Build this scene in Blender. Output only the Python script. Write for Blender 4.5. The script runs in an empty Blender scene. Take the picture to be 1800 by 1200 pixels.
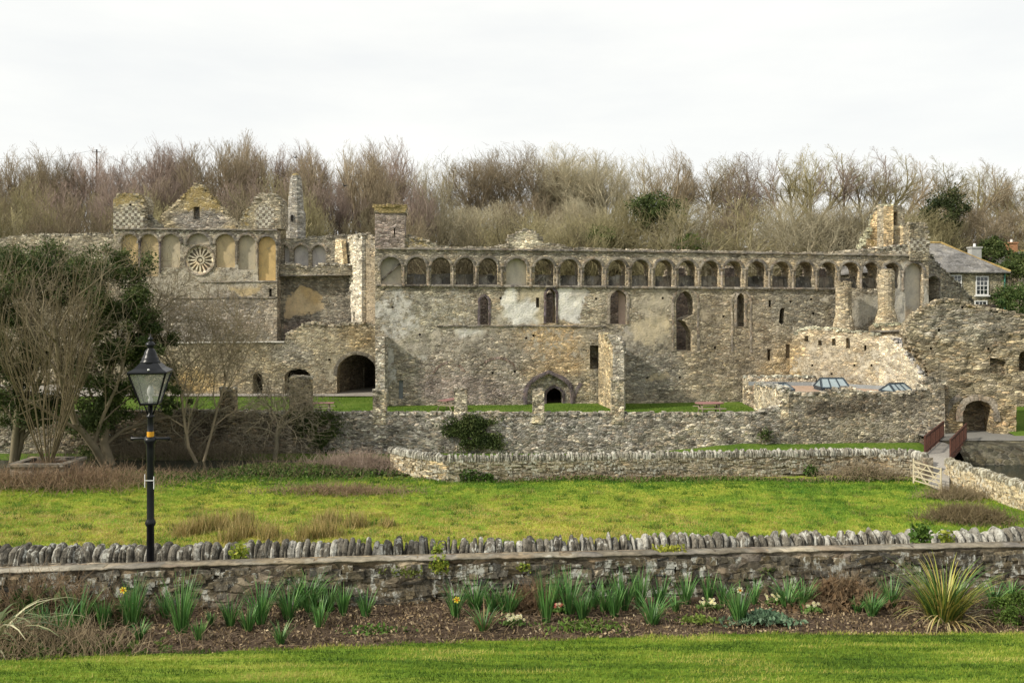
import bpy, math, random
import numpy as np
from mathutils import Vector, noise
from mathutils.geometry import delaunay_2d_cdt
S = bpy.context.scene
COL = S.collection
F = 1500.0; EZ = 7.93; HY = 530.0          # focal length (photo pixels), eye height, horizon row of the photograph
# ------------------------------------------------------------------ camera, sky, sun
cd = bpy.data.cameras.new("camera"); cam = bpy.data.objects.new("camera", cd); COL.objects.link(cam)
cam.location = (0, 0, EZ); cam.rotation_euler = (math.radians(90), 0, 0)
cd.sensor_width = 36; cd.lens = 30; cd.shift_y = -(600 - HY) / 1800; cd.clip_end = 3000; cd.clip_start = 0.1
S.camera = cam
S.render.resolution_x = 1024; S.render.resolution_y = 682
SUN = Vector((-0.80, -0.36, 0.62)).normalized()
sun_el = math.asin(SUN.z); sun_az = math.atan2(SUN.x, SUN.y)
w = bpy.data.worlds.new("World"); S.world = w; w.use_nodes = True
nt = w.node_tree; nt.nodes.clear()
def N(t, ty, **kw):
    n = t.nodes.new(ty)
    for k, v in kw.items():
        if k.startswith('i_'):
            key = k[2:]
            n.inputs[int(key) if key.isdigit() else key.replace('_', ' ')].default_value = v
        else: setattr(n, k, v)
    return n
sky = N(nt, 'ShaderNodeTexSky', sky_type='NISHITA', sun_disc=False)
sky.sun_elevation = sun_el; sky.sun_rotation = sun_az; sky.air_density = 1.0; sky.dust_density = 3.0
tc = N(nt, 'ShaderNodeTexCoord')
mp = N(nt, 'ShaderNodeMapping'); mp.inputs['Scale'].default_value = (1.2, 1.2, 5.0)
nz = N(nt, 'ShaderNodeTexNoise', i_Scale=1.6, i_Detail=6.0, i_Roughness=0.55)
rp = N(nt, 'ShaderNodeValToRGB')
rp.color_ramp.elements[0].position = 0.32; rp.color_ramp.elements[0].color = (6.45, 6.55, 6.5, 1)
rp.color_ramp.elements[1].position = 0.60; rp.color_ramp.elements[1].color = (7.3, 7.3, 7.0, 1)
mxs = N(nt, 'ShaderNodeMix', data_type='RGBA'); mxs.inputs[0].default_value = 0.93
bg = N(nt, 'ShaderNodeBackground', i_Strength=0.11); wo = N(nt, 'ShaderNodeOutputWorld')
L = nt.links.new
L(tc.outputs['Generated'], mp.inputs[0]); L(mp.outputs[0], nz.inputs['Vector']); L(nz.outputs[0], rp.inputs[0])
L(sky.outputs[0], mxs.inputs[6]); L(rp.outputs[0], mxs.inputs[7]); L(mxs.outputs[2], bg.inputs[0]); L(bg.outputs[0], wo.inputs[0])
sd = bpy.data.lights.new("sun", 'SUN'); so = bpy.data.objects.new("sun", sd); COL.objects.link(so)
sd.energy = 3.3; sd.angle = math.radians(3.0); sd.color = (1.0, 0.93, 0.80)
so.rotation_euler = (-SUN).to_track_quat('-Z', 'Y').to_euler()
S.view_settings.view_transform = 'Standard'; S.view_settings.look = 'None'
S.view_settings.exposure = 0.42; S.view_settings.gamma = 1.0
S.render.engine = 'CYCLES'; S.cycles.max_bounces = 5; S.cycles.diffuse_bounces = 3; S.cycles.transparent_max_bounces = 8

# ------------------------------------------------------------------ helpers
def P(px, py, d): return Vector(((px - 900) / F * d, d, EZ - (py - HY) / F * d))
def proj(v):
    v = np.asarray(v, dtype=float); y = np.maximum(v[:, 1], .1)
    return 900 + F * v[:, 0] / y, HY + F * (EZ - v[:, 2]) / y
W = {}
def thing(name, label, cat, loc=(0, 0, 0), group=None):
    o = bpy.data.objects.new(name, None); COL.objects.link(o); o.location = loc; o.empty_display_size = .2
    W[o.name] = Vector(loc); o['label'] = label; o['category'] = cat
    if group: o['group'] = group
    return o
def tag(o, label, cat, group=None, kind=None):
    if label: o['label'] = label
    if cat: o['category'] = cat
    if group: o['group'] = group
    if kind: o['kind'] = kind
    return o
def mk(name, V, Fc, mat, parent=None, cols=None, smooth=False, loc=None):
    """V: (n,3) world coordinates, Fc: list or array of faces. cols: dict name -> (n,3)"""
    V = np.asarray(V, dtype=np.float64).reshape(-1, 3)
    base = W[parent.name] if parent is not None else Vector(loc if loc is not None else (0, 0, 0))
    me = bpy.data.meshes.new(name)
    Vl = V - np.array(base)[None, :]
    if isinstance(Fc, np.ndarray):
        k = Fc.shape[1]; n = Fc.shape[0]
        me.vertices.add(len(V)); me.vertices.foreach_set('co', Vl.astype(np.float32).ravel())
        me.loops.add(n * k); me.loops.foreach_set('vertex_index', Fc.astype(np.int32).ravel())
        me.polygons.add(n); me.polygons.foreach_set('loop_start', np.arange(0, n * k, k, dtype=np.int32))
        me.polygons.foreach_set('loop_total', np.full(n, k, dtype=np.int32))
        me.update(calc_edges=True)
    else:
        me.from_pydata([tuple(v) for v in Vl], [], [tuple(int(i) for i in f) for f in Fc]); me.update()
    if smooth: me.polygons.foreach_set('use_smooth', [True] * len(me.polygons))
    if cols:
        for k, c in cols.items():
            a = me.color_attributes.new(k, 'FLOAT_COLOR', 'POINT')
            c = np.asarray(c, dtype=np.float32)
            if c.ndim == 1: c = np.tile(c, (len(V), 1))
            a.data.foreach_set('color', np.concatenate([c, np.ones((len(V), 1), np.float32)], 1).ravel())
    me.materials.append(mat)
    o = bpy.data.objects.new(name, me); COL.objects.link(o)
    if parent is not None:
        o.parent = parent; W[o.name] = base
    else:
        o.location = base; W[o.name] = base
    return o
def sub(parent):       # sub-parts hang from a part whose own origin is the thing's base
    return parent
class MB:
    def __init__(s): s.v = []; s.f = []; s.c = []
    def add(s, v, f, c=None):
        b = len(s.v); s.v += [tuple(x) for x in v]; s.f += [tuple(i + b for i in q) for q in f]
        s.c += [c if c is not None else (1, 1, 1)] * len(v)
    def box(s, a, b, rz=0, c=None, j=0, rng=random):
        (x0, y0, z0), (x1, y1, z1) = a, b
        v = [Vector((x, y, z)) for z in (z0, z1) for (x, y) in ((x0, y0), (x1, y0), (x1, y1), (x0, y1))]
        if j: v = [q + Vector((rng.uniform(-j, j), rng.uniform(-j, j), rng.uniform(-j, j))) for q in v]
        if rz:
            m = Vector(((x0 + x1) / 2, (y0 + y1) / 2, 0)); cr, sr = math.cos(rz), math.sin(rz)
            v = [Vector((m.x + (q.x - m.x) * cr - (q.y - m.y) * sr, m.y + (q.x - m.x) * sr + (q.y - m.y) * cr, q.z)) for q in v]
        s.add(v, [(0, 3, 2, 1), (4, 5, 6, 7), (0, 1, 5, 4), (1, 2, 6, 5), (2, 3, 7, 6), (3, 0, 4, 7)], c)
    def tube(s, pts, r, n=8, c=None, cap=True):
        pts = [Vector(p) for p in pts]; rs = r if isinstance(r, (list, tuple)) else [r] * len(pts); V = []
        for i, p in enumerate(pts):
            t = (pts[min(i + 1, len(pts) - 1)] - pts[max(i - 1, 0)]).normalized()
            a = t.orthogonal().normalized() if abs(t.z) < .99 else Vector((1, 0, 0)); b = t.cross(a)
            if abs(t.z) >= .99: b = Vector((0, 1, 0))
            for k in range(n):
                an = 2 * math.pi * k / n; V.append(p + (a * math.cos(an) + b * math.sin(an)) * rs[i])
        fs = [(i * n + k, i * n + (k + 1) % n, (i + 1) * n + (k + 1) % n, (i + 1) * n + k) for i in range(len(pts) - 1) for k in range(n)]
        if cap: fs += [tuple(range(n))[::-1], tuple((len(pts) - 1) * n + k for k in range(n))]
        s.add(V, fs, c)
    def lathe(s, c0, prof, n=16, c=None, rot=0):
        V = []; m = len(prof)
        for (r, z) in prof:
            for k in range(n):
                an = 2 * math.pi * k / n + rot; V.append((c0[0] + r * math.cos(an), c0[1] + r * math.sin(an), c0[2] + z))
        s.add(V, [(i * n + k, i * n + (k + 1) % n, (i + 1) * n + (k + 1) % n, (i + 1) * n + k) for i in range(m - 1) for k in range(n)] + [tuple(range(n))[::-1], tuple((m - 1) * n + k for k in range(n))], c)
    def prism(s, foot, z0, z1, c=None):      # foot: ccw list of (x,y); z1 number or list
        n = len(foot); zt = z1 if isinstance(z1, (list, tuple)) else [z1] * n
        v = [(x, y, z0) for x, y in foot] + [(x, y, zt[i]) for i, (x, y) in enumerate(foot)]
        s.add(v, [tuple(range(n))[::-1], tuple(range(n, 2 * n))] + [(i, (i + 1) % n, n + (i + 1) % n, n + i) for i in range(n)], c)
    def build(s, name, mat, parent=None, smooth=False, tint=False, loc=None):
        return mk(name, s.v, s.f, mat, parent, {'Tint': np.array(s.c, dtype=np.float32)} if tint else None, smooth, loc)

# ------------------------------------------------------------------ materials
def newmat(name):
    m = bpy.data.materials.new(name); m.use_nodes = True; m.node_tree.nodes.clear(); return m, m.node_tree
def math_(t, op, a, b=None, clamp=False):
    n = N(t, 'ShaderNodeMath', operation=op); n.use_clamp = clamp
    for i, x in enumerate((a, b)):
        if x is None: continue
        if isinstance(x, (int, float)): n.inputs[i].default_value = x
        else: t.links.new(x, n.inputs[i])
    return n.outputs[0]
def mixc(t, f, a, b, blend='MIX'):
    n = N(t, 'ShaderNodeMix', data_type='RGBA', blend_type=blend)
    for i, x in ((0, f), (6, a), (7, b)):
        if isinstance(x, (int, float)): n.inputs[i].default_value = x
        elif isinstance(x, tuple): n.inputs[i].default_value = x if len(x) == 4 else x + (1,)
        else: t.links.new(x, n.inputs[i])
    return n.outputs[2]
def ramp(t, f, els):
    n = N(t, 'ShaderNodeValToRGB'); t.links.new(f, n.inputs[0]); e = n.color_ramp.elements
    while len(e) < len(els): e.new(0.5)
    for i, (p, c) in enumerate(els): e[i].position = p; e[i].color = (c if isinstance(c, tuple) else (c, c, c)) + (1,)
    return n.outputs[0]
def noise_(t, vec, scale, detail=3.0, rough=.6, dist=0.0):
    n = N(t, 'ShaderNodeTexNoise', i_Scale=scale, i_Detail=detail, i_Roughness=rough, i_Distortion=dist); t.links.new(vec, n.inputs['Vector']); return n
def vmap(t, vec, sc):
    n = N(t, 'ShaderNodeMapping'); n.inputs['Scale'].default_value = sc; t.links.new(vec, n.inputs[0]); return n.outputs[0]
def finish(t, col, rough=.9, bump=None, bd=.03, bs=1.0, spec=.2, trans=0):
    b = N(t, 'ShaderNodeBsdfPrincipled', i_Roughness=rough); b.inputs['Specular IOR Level'].default_value = spec
    if isinstance(col, tuple): b.inputs[0].default_value = col + (1,)
    else: t.links.new(col, b.inputs[0])
    if bump is not None:
        bn = N(t, 'ShaderNodeBump', i_Strength=bs, i_Distance=bd); t.links.new(bump, bn.inputs['Height']); t.links.new(bn.outputs[0], b.inputs['Normal'])
    o = N(t, 'ShaderNodeOutputMaterial'); out = b.outputs[0]
    if trans:
        tr = N(t, 'ShaderNodeBsdfTranslucent')
        if isinstance(col, tuple): tr.inputs[0].default_value = col + (1,)
        else: t.links.new(col, tr.inputs[0])
        mx = N(t, 'ShaderNodeMixShader'); mx.inputs[0].default_value = trans
        t.links.new(out, mx.inputs[1]); t.links.new(tr.outputs[0], mx.inputs[2]); out = mx.outputs[0]
    t.links.new(out, o.inputs[0]); return b
def stone_mat(name, sx=.34, sz=.17, contrast=1.0, mortar=.35, lichen=.5, attr=True, base=(.3, .27, .22), warm=.5, bd=.05, mcol=(.42, .38, .31), check=.27):
    m, t = newmat(name); lk = t.links.new
    geo = N(t, 'ShaderNodeNewGeometry'); pos = geo.outputs['Position']
    wn = noise_(t, pos, 1.7, 3.0)
    sc = N(t, 'ShaderNodeVectorMath', operation='SCALE'); sc.inputs['Scale'].default_value = .30; lk(wn.outputs['Color'], sc.inputs[0])
    ad = N(t, 'ShaderNodeVectorMath', operation='ADD'); lk(pos, ad.inputs[0]); lk(sc.outputs[0], ad.inputs[1])
    v = vmap(t, ad.outputs[0], (1 / sx, 1 / sx, 1 / sz))
    vo = N(t, 'ShaderNodeTexVoronoi', i_Scale=1.0, i_Randomness=.95); lk(v, vo.inputs['Vector'])
    ve = N(t, 'ShaderNodeTexVoronoi', feature='DISTANCE_TO_EDGE', i_Scale=1.0, i_Randomness=.95); lk(v, ve.inputs['Vector'])
    # second, larger stones mixed in
    v2 = vmap(t, ad.outputs[0], (.45 / sx, .45 / sx, .55 / sz)); vo2 = N(t, 'ShaderNodeTexVoronoi', i_Scale=1.0); lk(v2, vo2.inputs['Vector'])
    sep = N(t, 'ShaderNodeSeparateColor'); lk(vo.outputs['Color'], sep.inputs[0])
    sep2 = N(t, 'ShaderNodeSeparateColor'); lk(vo2.outputs['Color'], sep2.inputs[0])
    if attr:
        ta = N(t, 'ShaderNodeAttribute', attribute_name='Tint').outputs['Color']
        pa = N(t, 'ShaderNodeAttribute', attribute_name='Plas').outputs['Color']
        ma = N(t, 'ShaderNodeAttribute', attribute_name='Mask').outputs['Color']
        ms = N(t, 'ShaderNodeSeparateColor'); lk(ma, ms.inputs[0])
    else:
        rg = N(t, 'ShaderNodeRGB'); rg.outputs[0].default_value = base + (1,); ta = rg.outputs[0]
    c = contrast
    val = ramp(t, sep.outputs[0], [(0, 1 - .55 * c), (.25, 1 - .22 * c), (.6, 1.0), (.85, 1 + .35 * c), (1, 1 + .85 * c)])
    hue = ramp(t, sep.outputs[1], [(0, (.86, .84, 1.0)), (.3, (1.0, .97, .92)), (.6, (1.0, 1.0, 1.0)), (.8, (1.16, .98, .74)), (1, (1.12, .86, .74))])
    col = mixc(t, 1.0, ta, val, 'MULTIPLY'); col = mixc(t, warm, col, mixc(t, 1.0, col, hue, 'MULTIPLY'))
    big = ramp(t, sep2.outputs[0], [(0, .66), (1, 1.36)]); col = mixc(t, 1.0, col, big, 'MULTIPLY')
    # stone edges / mortar
    edge = ramp(t, ve.outputs['Distance'], [(0.0, 1.0), (.05, .75), (.14, 0.0)])
    mn = ramp(t, noise_(t, pos, .8, 4).outputs[0], [(.35, 0.0), (.62, 1.0)])
    mc = mixc(t, mn, mixc(t, 1.0, ta, (.30, .29, .28), 'MULTIPLY'), mixc(t, .5, mcol, ta))
    col = mixc(t, math_(t, 'MULTIPLY', edge, mortar + .35, True), col, mc)
    # weathering: broad stains, lichen
    st = noise_(t, vmap(t, pos, (1, 1, .45)), .55, 5, .65); col = mixc(t, 1.0, col, ramp(t, st.outputs[0], [(.3, (.62, .61, .60)), (.5, 1.0), (.72, (1.26, 1.22, 1.12))]), 'MULTIPLY')
    fn = noise_(t, pos, 11.0, 8, .78); col = mixc(t, 1.0, col, ramp(t, fn.outputs[0], [(.3, .55), (.5, 1.0), (.7, 1.5)]), 'MULTIPLY')
    ln = noise_(t, pos, 3.3, 6, .7); lm = ramp(t, ln.outputs[0], [(.62, 0.0), (.68, 1.0)])
    col = mixc(t, math_(t, 'MULTIPLY', lm, lichen), col, (.62, .61, .54))
    ln2 = noise_(t, vmap(t, pos, (1.3, 1.3, 1.3)), 2.1, 7, .7); lm2 = ramp(t, ln2.outputs[0], [(.6, 0.0), (.68, 1.0)])
    col = mixc(t, math_(t, 'MULTIPLY', lm2, .35), col, (.07, .075, .06))
    h = math_(t, 'ADD', math_(t, 'MULTIPLY', ramp(t, ve.outputs['Distance'], [(0, 0.0), (.22, 1.0)]), .7), math_(t, 'MULTIPLY', fn.outputs[0], .6))
    h = math_(t, 'ADD', h, math_(t, 'MULTIPLY', sep.outputs[2], .5))
    if attr:
        # plaster
        pn = noise_(t, pos, 1.7, 9, .76)
        pm = math_(t, 'ADD', ms.outputs[0], math_(t, 'MULTIPLY', math_(t, 'SUBTRACT', pn.outputs[0], .5), 2.3))
        pm = ramp(t, pm, [(.44, 0.0), (.66, .92)])
        pc = mixc(t, 1.0, pa, ramp(t, noise_(t, vmap(t, pos, (1, 1, .6)), 1.6, 6, .7).outputs[0], [(.3, (.66, .66, .68)), (.5, 1.0), (.75, (1.2, 1.15, 1.02))]), 'MULTIPLY')
        pc = mixc(t, 1.0, pc, ramp(t, fn.outputs[0], [(.3, .8), (.7, 1.12)]), 'MULTIPLY')
        pc = mixc(t, math_(t, 'MULTIPLY', ramp(t, noise_(t, pos, 2.6, 7, .8).outputs[0], [(.58, 0.0), (.65, 1.0)]), .55), pc, mixc(t, .5, ta, (.1, .1, .09)))
        col = mixc(t, pm, col, pc)
        h = math_(t, 'MULTIPLY', h, math_(t, 'SUBTRACT', 1.0, math_(t, 'MULTIPLY', pm, .75)))
        # chequered stonework
        ck = N(t, 'ShaderNodeTexChecker', i_Scale=1.0 / check); ck.inputs[1].default_value = (.58, .55, .46, 1); ck.inputs[2].default_value = (.17, .145, .12, 1); lk(vmap(t, ad.outputs[0], (1, .0001, 1)), ck.inputs[0])
        cc = mixc(t, 1.0, ck.outputs[0], ramp(t, fn.outputs[0], [(.3, .45), (.5, 1.0), (.7, 1.5)]), 'MULTIPLY')
        cm = ramp(t, math_(t, 'ADD', ms.outputs[1], math_(t, 'MULTIPLY', math_(t, 'SUBTRACT', ln.outputs[0], .5), 2.2)), [(.48, 0.0), (.68, .75)])
        col = mixc(t, cm, col, cc)
        # yellow / orange lichen
        ym = ramp(t, math_(t, 'ADD', ms.outputs[2], math_(t, 'MULTIPLY', math_(t, 'SUBTRACT', ln2.outputs[0], .5), 1.7)), [(.47, 0.0), (.6, 1.0)])
        col = mixc(t, math_(t, 'MULTIPLY', ym, .75), col, mixc(t, fn.outputs[0], (.30, .20, .05), (.42, .34, .16)))
    finish(t, col, .93, h, bd, 1.0, .15)
    return m
M = {}
M['palace'] = stone_mat('palace_rubble', .31, .125, .95, .4, .6, bd=.06, warm=.36)
M['coarse'] = stone_mat('coarse_rubble', .42, .13, 1.0, .3, .4, bd=.10)
M['yard'] = stone_mat('yard_rubble', .27, .13, 1.3, .35, .75, bd=.06, warm=.5)
M['near'] = stone_mat('near_rubble', .22, .11, .9, -.12, .2, bd=.03)
M['field'] = stone_mat('field_rubble', .42, .13, .9, .4, .4, bd=.06)
M['dress'] = stone_mat('dressed_stone', .30, .32, .5, .3, .35, attr=False, base=(.27, .235, .19), bd=.03)
M['ashlar_dark'] = stone_mat('purple_dressed_stone', .25, .3, .45, .25, .15, attr=False, base=(.115, .095, .105), bd=.02)
M['cornice'] = stone_mat('weathered_moulding', .5, .3, .7, .3, .5, attr=False, base=(.17, .155, .13), bd=.03)
M['brickish'] = stone_mat('red_voussoirs', .12, .5, .9, .6, .3, attr=False, base=(.25, .19, .16), bd=.03)
M['wheel'] = stone_mat('wheel_window_stone', .6, .6, .25, .1, .3, attr=False, base=(.66, .59, .44), bd=.01)
M['plaster'] = stone_mat('niche_plaster', 1.2, 1.2, .15, .0, .3, base=(.4, .33, .22), bd=.02)
M['slab'] = stone_mat('sill_slabs', .5, .9, .8, .5, .6, attr=False, base=(.115, .11, .10), bd=.05)
M['copestone'] = None
def simple(name, col, rough=.7, var=.25, sc=6, bd=.0, spec=.3, metal=0, trans=0, stretch=(1, 1, 1)):
    m, t = newmat(name); geo = N(t, 'ShaderNodeNewGeometry')
    n = noise_(t, vmap(t, geo.outputs['Position'], stretch), sc, 5, .65)
    c = mixc(t, 1.0, col, ramp(t, n.outputs[0], [(.3, 1 - var), (.7, 1 + var)]), 'MULTIPLY')
    b = finish(t, c, rough, n.outputs[0] if bd else None, bd, 1, spec, trans); b.inputs['Metallic'].default_value = metal
    return m
def tinted(name, rough=.8, trans=0.0, sc=3.0, var=.3, spec=.2):      # colour comes from the vertex attribute "Tint"
    m, t = newmat(name); geo = N(t, 'ShaderNodeNewGeometry'); ta = N(t, 'ShaderNodeAttribute', attribute_name='Tint').outputs['Color']
    n = noise_(t, geo.outputs['Position'], sc, 3, .6)
    finish(t, mixc(t, 1.0, ta, ramp(t, n.outputs[0], [(.3, 1 - var), (.7, 1 + var)]), 'MULTIPLY'), rough, None, 0, 1, spec, trans); return m
def bark(name):      # colour from the object's own viewport colour, so that copies of one tree differ
    m, t = newmat(name); geo = N(t, 'ShaderNodeNewGeometry'); oi = N(t, 'ShaderNodeObjectInfo')
    n = noise_(t, geo.outputs['Position'], .9, 4, .6)
    finish(t, mixc(t, 1.0, oi.outputs['Color'], ramp(t, n.outputs[0], [(.3, (.72, .74, .70)), (.7, (1.3, 1.25, 1.2))]), 'MULTIPLY'), .9, None, 0, 1, .1); return m
M['bark'] = bark('bark')
M['leaf'] = tinted('foliage', .6, .25)
M['grass'] = tinted('grass_blades', .65, .3, 1.2, .15)
M['litter'] = tinted('leaf_litter', .9, .0)
M['strap'] = tinted('strap_leaves', .45, .2, 4, .2, .4)
def cope_mat():
    m, t = newmat('lichened_coping'); geo = N(t, 'ShaderNodeNewGeometry'); pos = geo.outputs['Position']
    ta = N(t, 'ShaderNodeAttribute', attribute_name='Tint').outputs['Color']
    f = noise_(t, pos, 22, 8, .78); g = noise_(t, vmap(t, pos, (1, 1, .5)), 9.5, 8, .72); x = noise_(t, pos, 1.1, 2)
    c = mixc(t, 1.0, ta, ramp(t, f.outputs[0], [(.3, .45), (.5, 1.0), (.7, 1.6)]), 'MULTIPLY')
    k = math_(t, 'ADD', g.outputs[0], math_(t, 'MULTIPLY', math_(t, 'SUBTRACT', x.outputs[0], .5), .25))
    c = mixc(t, ramp(t, k, [(.545, 0.0), (.60, .9)]), c, (.56, .56, .50))
    c = mixc(t, ramp(t, g.outputs[0], [(.40, .85), (.47, 0.0)]), c, (.045, .042, .035))
    finish(t, c, .92, f.outputs[0], .03, 1.0, .15); return m
M['copestone'] = cope_mat()
def ground_mat(name, cols, s1=.35, s2=3.0, s3=25, bd=.06, stretch=(1, 1, 1)):
    m, t = newmat(name); geo = N(t, 'ShaderNodeNewGeometry'); pos = vmap(t, geo.outputs['Position'], stretch)
    a = noise_(t, pos, s1, 5, .6); b = noise_(t, pos, s2, 5, .7); c = noise_(t, pos, s3, 4, .7)
    k = math_(t, 'ADD', math_(t, 'MULTIPLY', a.outputs[0], .55), math_(t, 'MULTIPLY', b.outputs[0], .45))
    n = len(cols); col = ramp(t, k, [(.36 + .28 * i / (n - 1), q) for i, q in enumerate(cols)])
    col = mixc(t, 1.0, col, ramp(t, c.outputs[0], [(.3, .5), (.5, 1.0), (.7, 1.5)]), 'MULTIPLY')
    finish(t, col, .95, math_(t, 'ADD', b.outputs[0], math_(t, 'MULTIPLY', c.outputs[0], .4)), bd, 1, .1); return m
M['meadow'] = ground_mat('meadow_ground', [(.06, .14, .014), (.15, .24, .025), (.28, .32, .04), (.36, .33, .06)], .25, 2.2, 14)
M['lawn'] = ground_mat('lawn_ground', [(.04, .085, .009), (.12, .20, .018), (.24, .29, .04)], .7, 5, 40, .02, (.35, 1.6, 1))
M['yardgrass'] = ground_mat('yard_grass', [(.05, .10, .014), (.09, .15, .02), (.13, .17, .035)], .5, 4, 20, .03)
M['soil'] = ground_mat('bed_soil', [(.045, .032, .022), (.085, .06, .042), (.13, .095, .065)], .8, 6, 40, .04)
M['hill'] = ground_mat('hill_ground', [(.05, .065, .015), (.10, .085, .04), (.13, .10, .06), (.08, .11, .03)], .09, .8, 6, .2)
M['gravel'] = ground_mat('gravel_path', [(.26, .24, .21), (.33, .31, .28)], .5, 8, 60, .01)
M['tarmac'] = ground_mat('worn_tarmac', [(.17, .165, .15), (.23, .22, .2)], .5, 6, 50, .01)
M['bank'] = ground_mat('river_bank', [(.035, .03, .02), (.06, .065, .03), (.09, .13, .03)], .5, 3, 12, .1)
M['iron'] = simple('black_iron', (.007, .008, .010), .34, .3, 9, .002, .3)
M['yellowband'] = simple('yellow_band', (.62, .30, .02), .5, .08)
M['wood'] = simple('weathered_wood', (.30, .25, .18), .8, .3, 9, .01, stretch=(1, 1, 6))
M['gatewood'] = simple('pale_gate_wood', (.48, .42, .30), .8, .25, 8, .01)
M['redwood'] = simple('reddish_table_top', (.30, .16, .15), .6, .25, 9)
M['railwood'] = simple('red_brown_rail', (.075, .03, .02), .75, .4, 8)
M['slate'] = stone_mat('slate_roof', .32, .16, .35, .25, .25, attr=False, base=(.18, .175, .17), bd=.02, warm=.0)
M['copper'] = simple('annex_roof_deck', (.42, .30, .22), .7, .15, 2, stretch=(1, .2, 1))
M['lead'] = simple('lead_upstand', (.26, .28, .29), .6, .15, 3)
M['steelframe'] = simple('dark_blue_frame', (.035, .05, .065), .4, .1, 3)
M['white'] = simple('white_paint', (.75, .75, .73), .5, .05, 3)
M['green_pipe'] = simple('green_downpipe', (.06, .20, .15), .5, .1)
M['tar'] = simple('dark_void', (.015, .013, .011), .95, .2)  # near-black; darkness inside openings and rooms is put into the colour
M['bird'] = simple('dark_feathers', (.02, .02, .022), .7, .2)
M['cloth'] = simple('chimney_render', (.38, .38, .36), .9, .15, 3)
M['orangebrick'] = simple('orange_brick', (.38, .19, .10), .9, .2, 6)
def glass(name, col, alpha, rough=.08):
    m, t = newmat(name); b = N(t, 'ShaderNodeBsdfPrincipled', i_Roughness=rough); b.inputs[0].default_value = col + (1,); b.inputs['Specular IOR Level'].default_value = .9
    geo = N(t, 'ShaderNodeNewGeometry'); n = noise_(t, geo.outputs['Position'], 7, 4, .6)
    tr = N(t, 'ShaderNodeBsdfTransparent'); mx = N(t, 'ShaderNodeMixShader'); t.links.new(ramp(t, n.outputs[0], [(.3, alpha - .08), (.7, alpha + .08)]), mx.inputs[0])
    t.links.new(tr.outputs[0], mx.inputs[1]); t.links.new(b.outputs[0], mx.inputs[2]); o = N(t, 'ShaderNodeOutputMaterial'); t.links.new(mx.outputs[0], o.inputs[0]); return m
M['lampglass'] = glass('milky_lamp_glass', (.46, .48, .42), .42, .18)
M['skyglass'] = glass('skylight_glass', (.34, .42, .45), .8, .05)
M['pane'] = glass('window_glass', (.03, .035, .04), .95, .05)
def water():
    m, t = newmat('river_water'); geo = N(t, 'ShaderNodeNewGeometry'); n = noise_(t, geo.outputs['Position'], 5, 4, .6)
    b = finish(t, (.012, .018, .014), .06, n.outputs[0], .02, .5, .6); return m
M['water'] = water()
M['bankstone'] = stone_mat('bank_stones', .5, .3, .8, .2, .2, attr=False, base=(.085, .08, .055), bd=.1)

# ------------------------------------------------------------------ walls: planes and cut sheets
class Plane:
    def __init__(s, px0, d0, px1, d1):
        s.a = Vector(((px0 - 900) / F * d0, d0)); s.b = Vector(((px1 - 900) / F * d1, d1)); s.t = (s.b - s.a).normalized()
        s.n = Vector((s.t.y, -s.t.x))                       # towards the camera
    def depth(s, px):
        k = (px - 900) / F; q = s.a.x - k * s.a.y; r = k * s.t.y - s.t.x; u = q / r; return u, s.a.y + u * s.t.y
    def uv(s, px, py):
        u, d = s.depth(px); return (u, EZ - (py - HY) / F * d)
    def w(s, u, v, off=0.0):
        q = s.a + s.t * u + s.n * off; return Vector((q.x, q.y, v))
    def off(s, o):
        q = Plane.__new__(Plane); q.a = s.a + s.n * o; q.b = s.b + s.n * o; q.t = s.t; q.n = s.n; return q
def pip(x, y, poly):
    x = np.asarray(x, float); y = np.asarray(y, float); ins = np.zeros(x.shape, bool); n = len(poly)
    for i in range(n):
        x0, y0 = poly[i]; x1, y1 = poly[(i + 1) % n]
        if y0 == y1: continue
        c = ((y0 > y) != (y1 > y)) & (x < (x1 - x0) * (y - y0) / (y1 - y0) + x0); ins ^= c
    return ins
def colours(V, tint, patches, plas=(.45, .40, .30)):
    X, Y = proj(V); n = len(V); wx = np.array([noise.noise(Vector(q) * .45) for q in V]); wy = np.array([noise.noise(Vector(q) * .45 + Vector((9, 9, 9))) for q in V]); X = X + wx * 26; Y = Y + wy * 14
    T = np.tile(np.array(tint, float), (n, 1)); Pc = np.tile(np.array(plas, float), (n, 1)); Mk = np.zeros((n, 3))
    for p in patches:
        k, cx, cy, rx, ry = p[0], p[1], p[2], p[3], p[4]
        d = np.sqrt(((X - cx) / rx) ** 2 + ((Y - cy) / ry) ** 2); f = np.clip((1.25 - d) / .5, 0, 1)
        if k == 't': T = T * (1 - f[:, None]) + np.array(p[5]) * f[:, None]
        elif k == 'p':
            a = p[6] if len(p) > 6 else 1.0; f2 = f * a; upd = f2 > Mk[:, 0] * .6
            Pc[upd] = p[5]; Mk[:, 0] = np.maximum(Mk[:, 0], f2 * (1.06 if a < .9 else .97))
        elif k == 'c': Mk[:, 1] = np.maximum(Mk[:, 1], f * (p[5] if len(p) > 5 else 1.0))
        elif k == 'y': Mk[:, 2] = np.maximum(Mk[:, 2], f * (p[5] if len(p) > 5 else .6))
    g = T.mean(1, keepdims=True); T = (T * 1.0 + g * .0) * np.array([1.38, 1.37, 1.33]); return {'Tint': T, 'Plas': Pc * 1.1, 'Mask': Mk}
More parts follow.
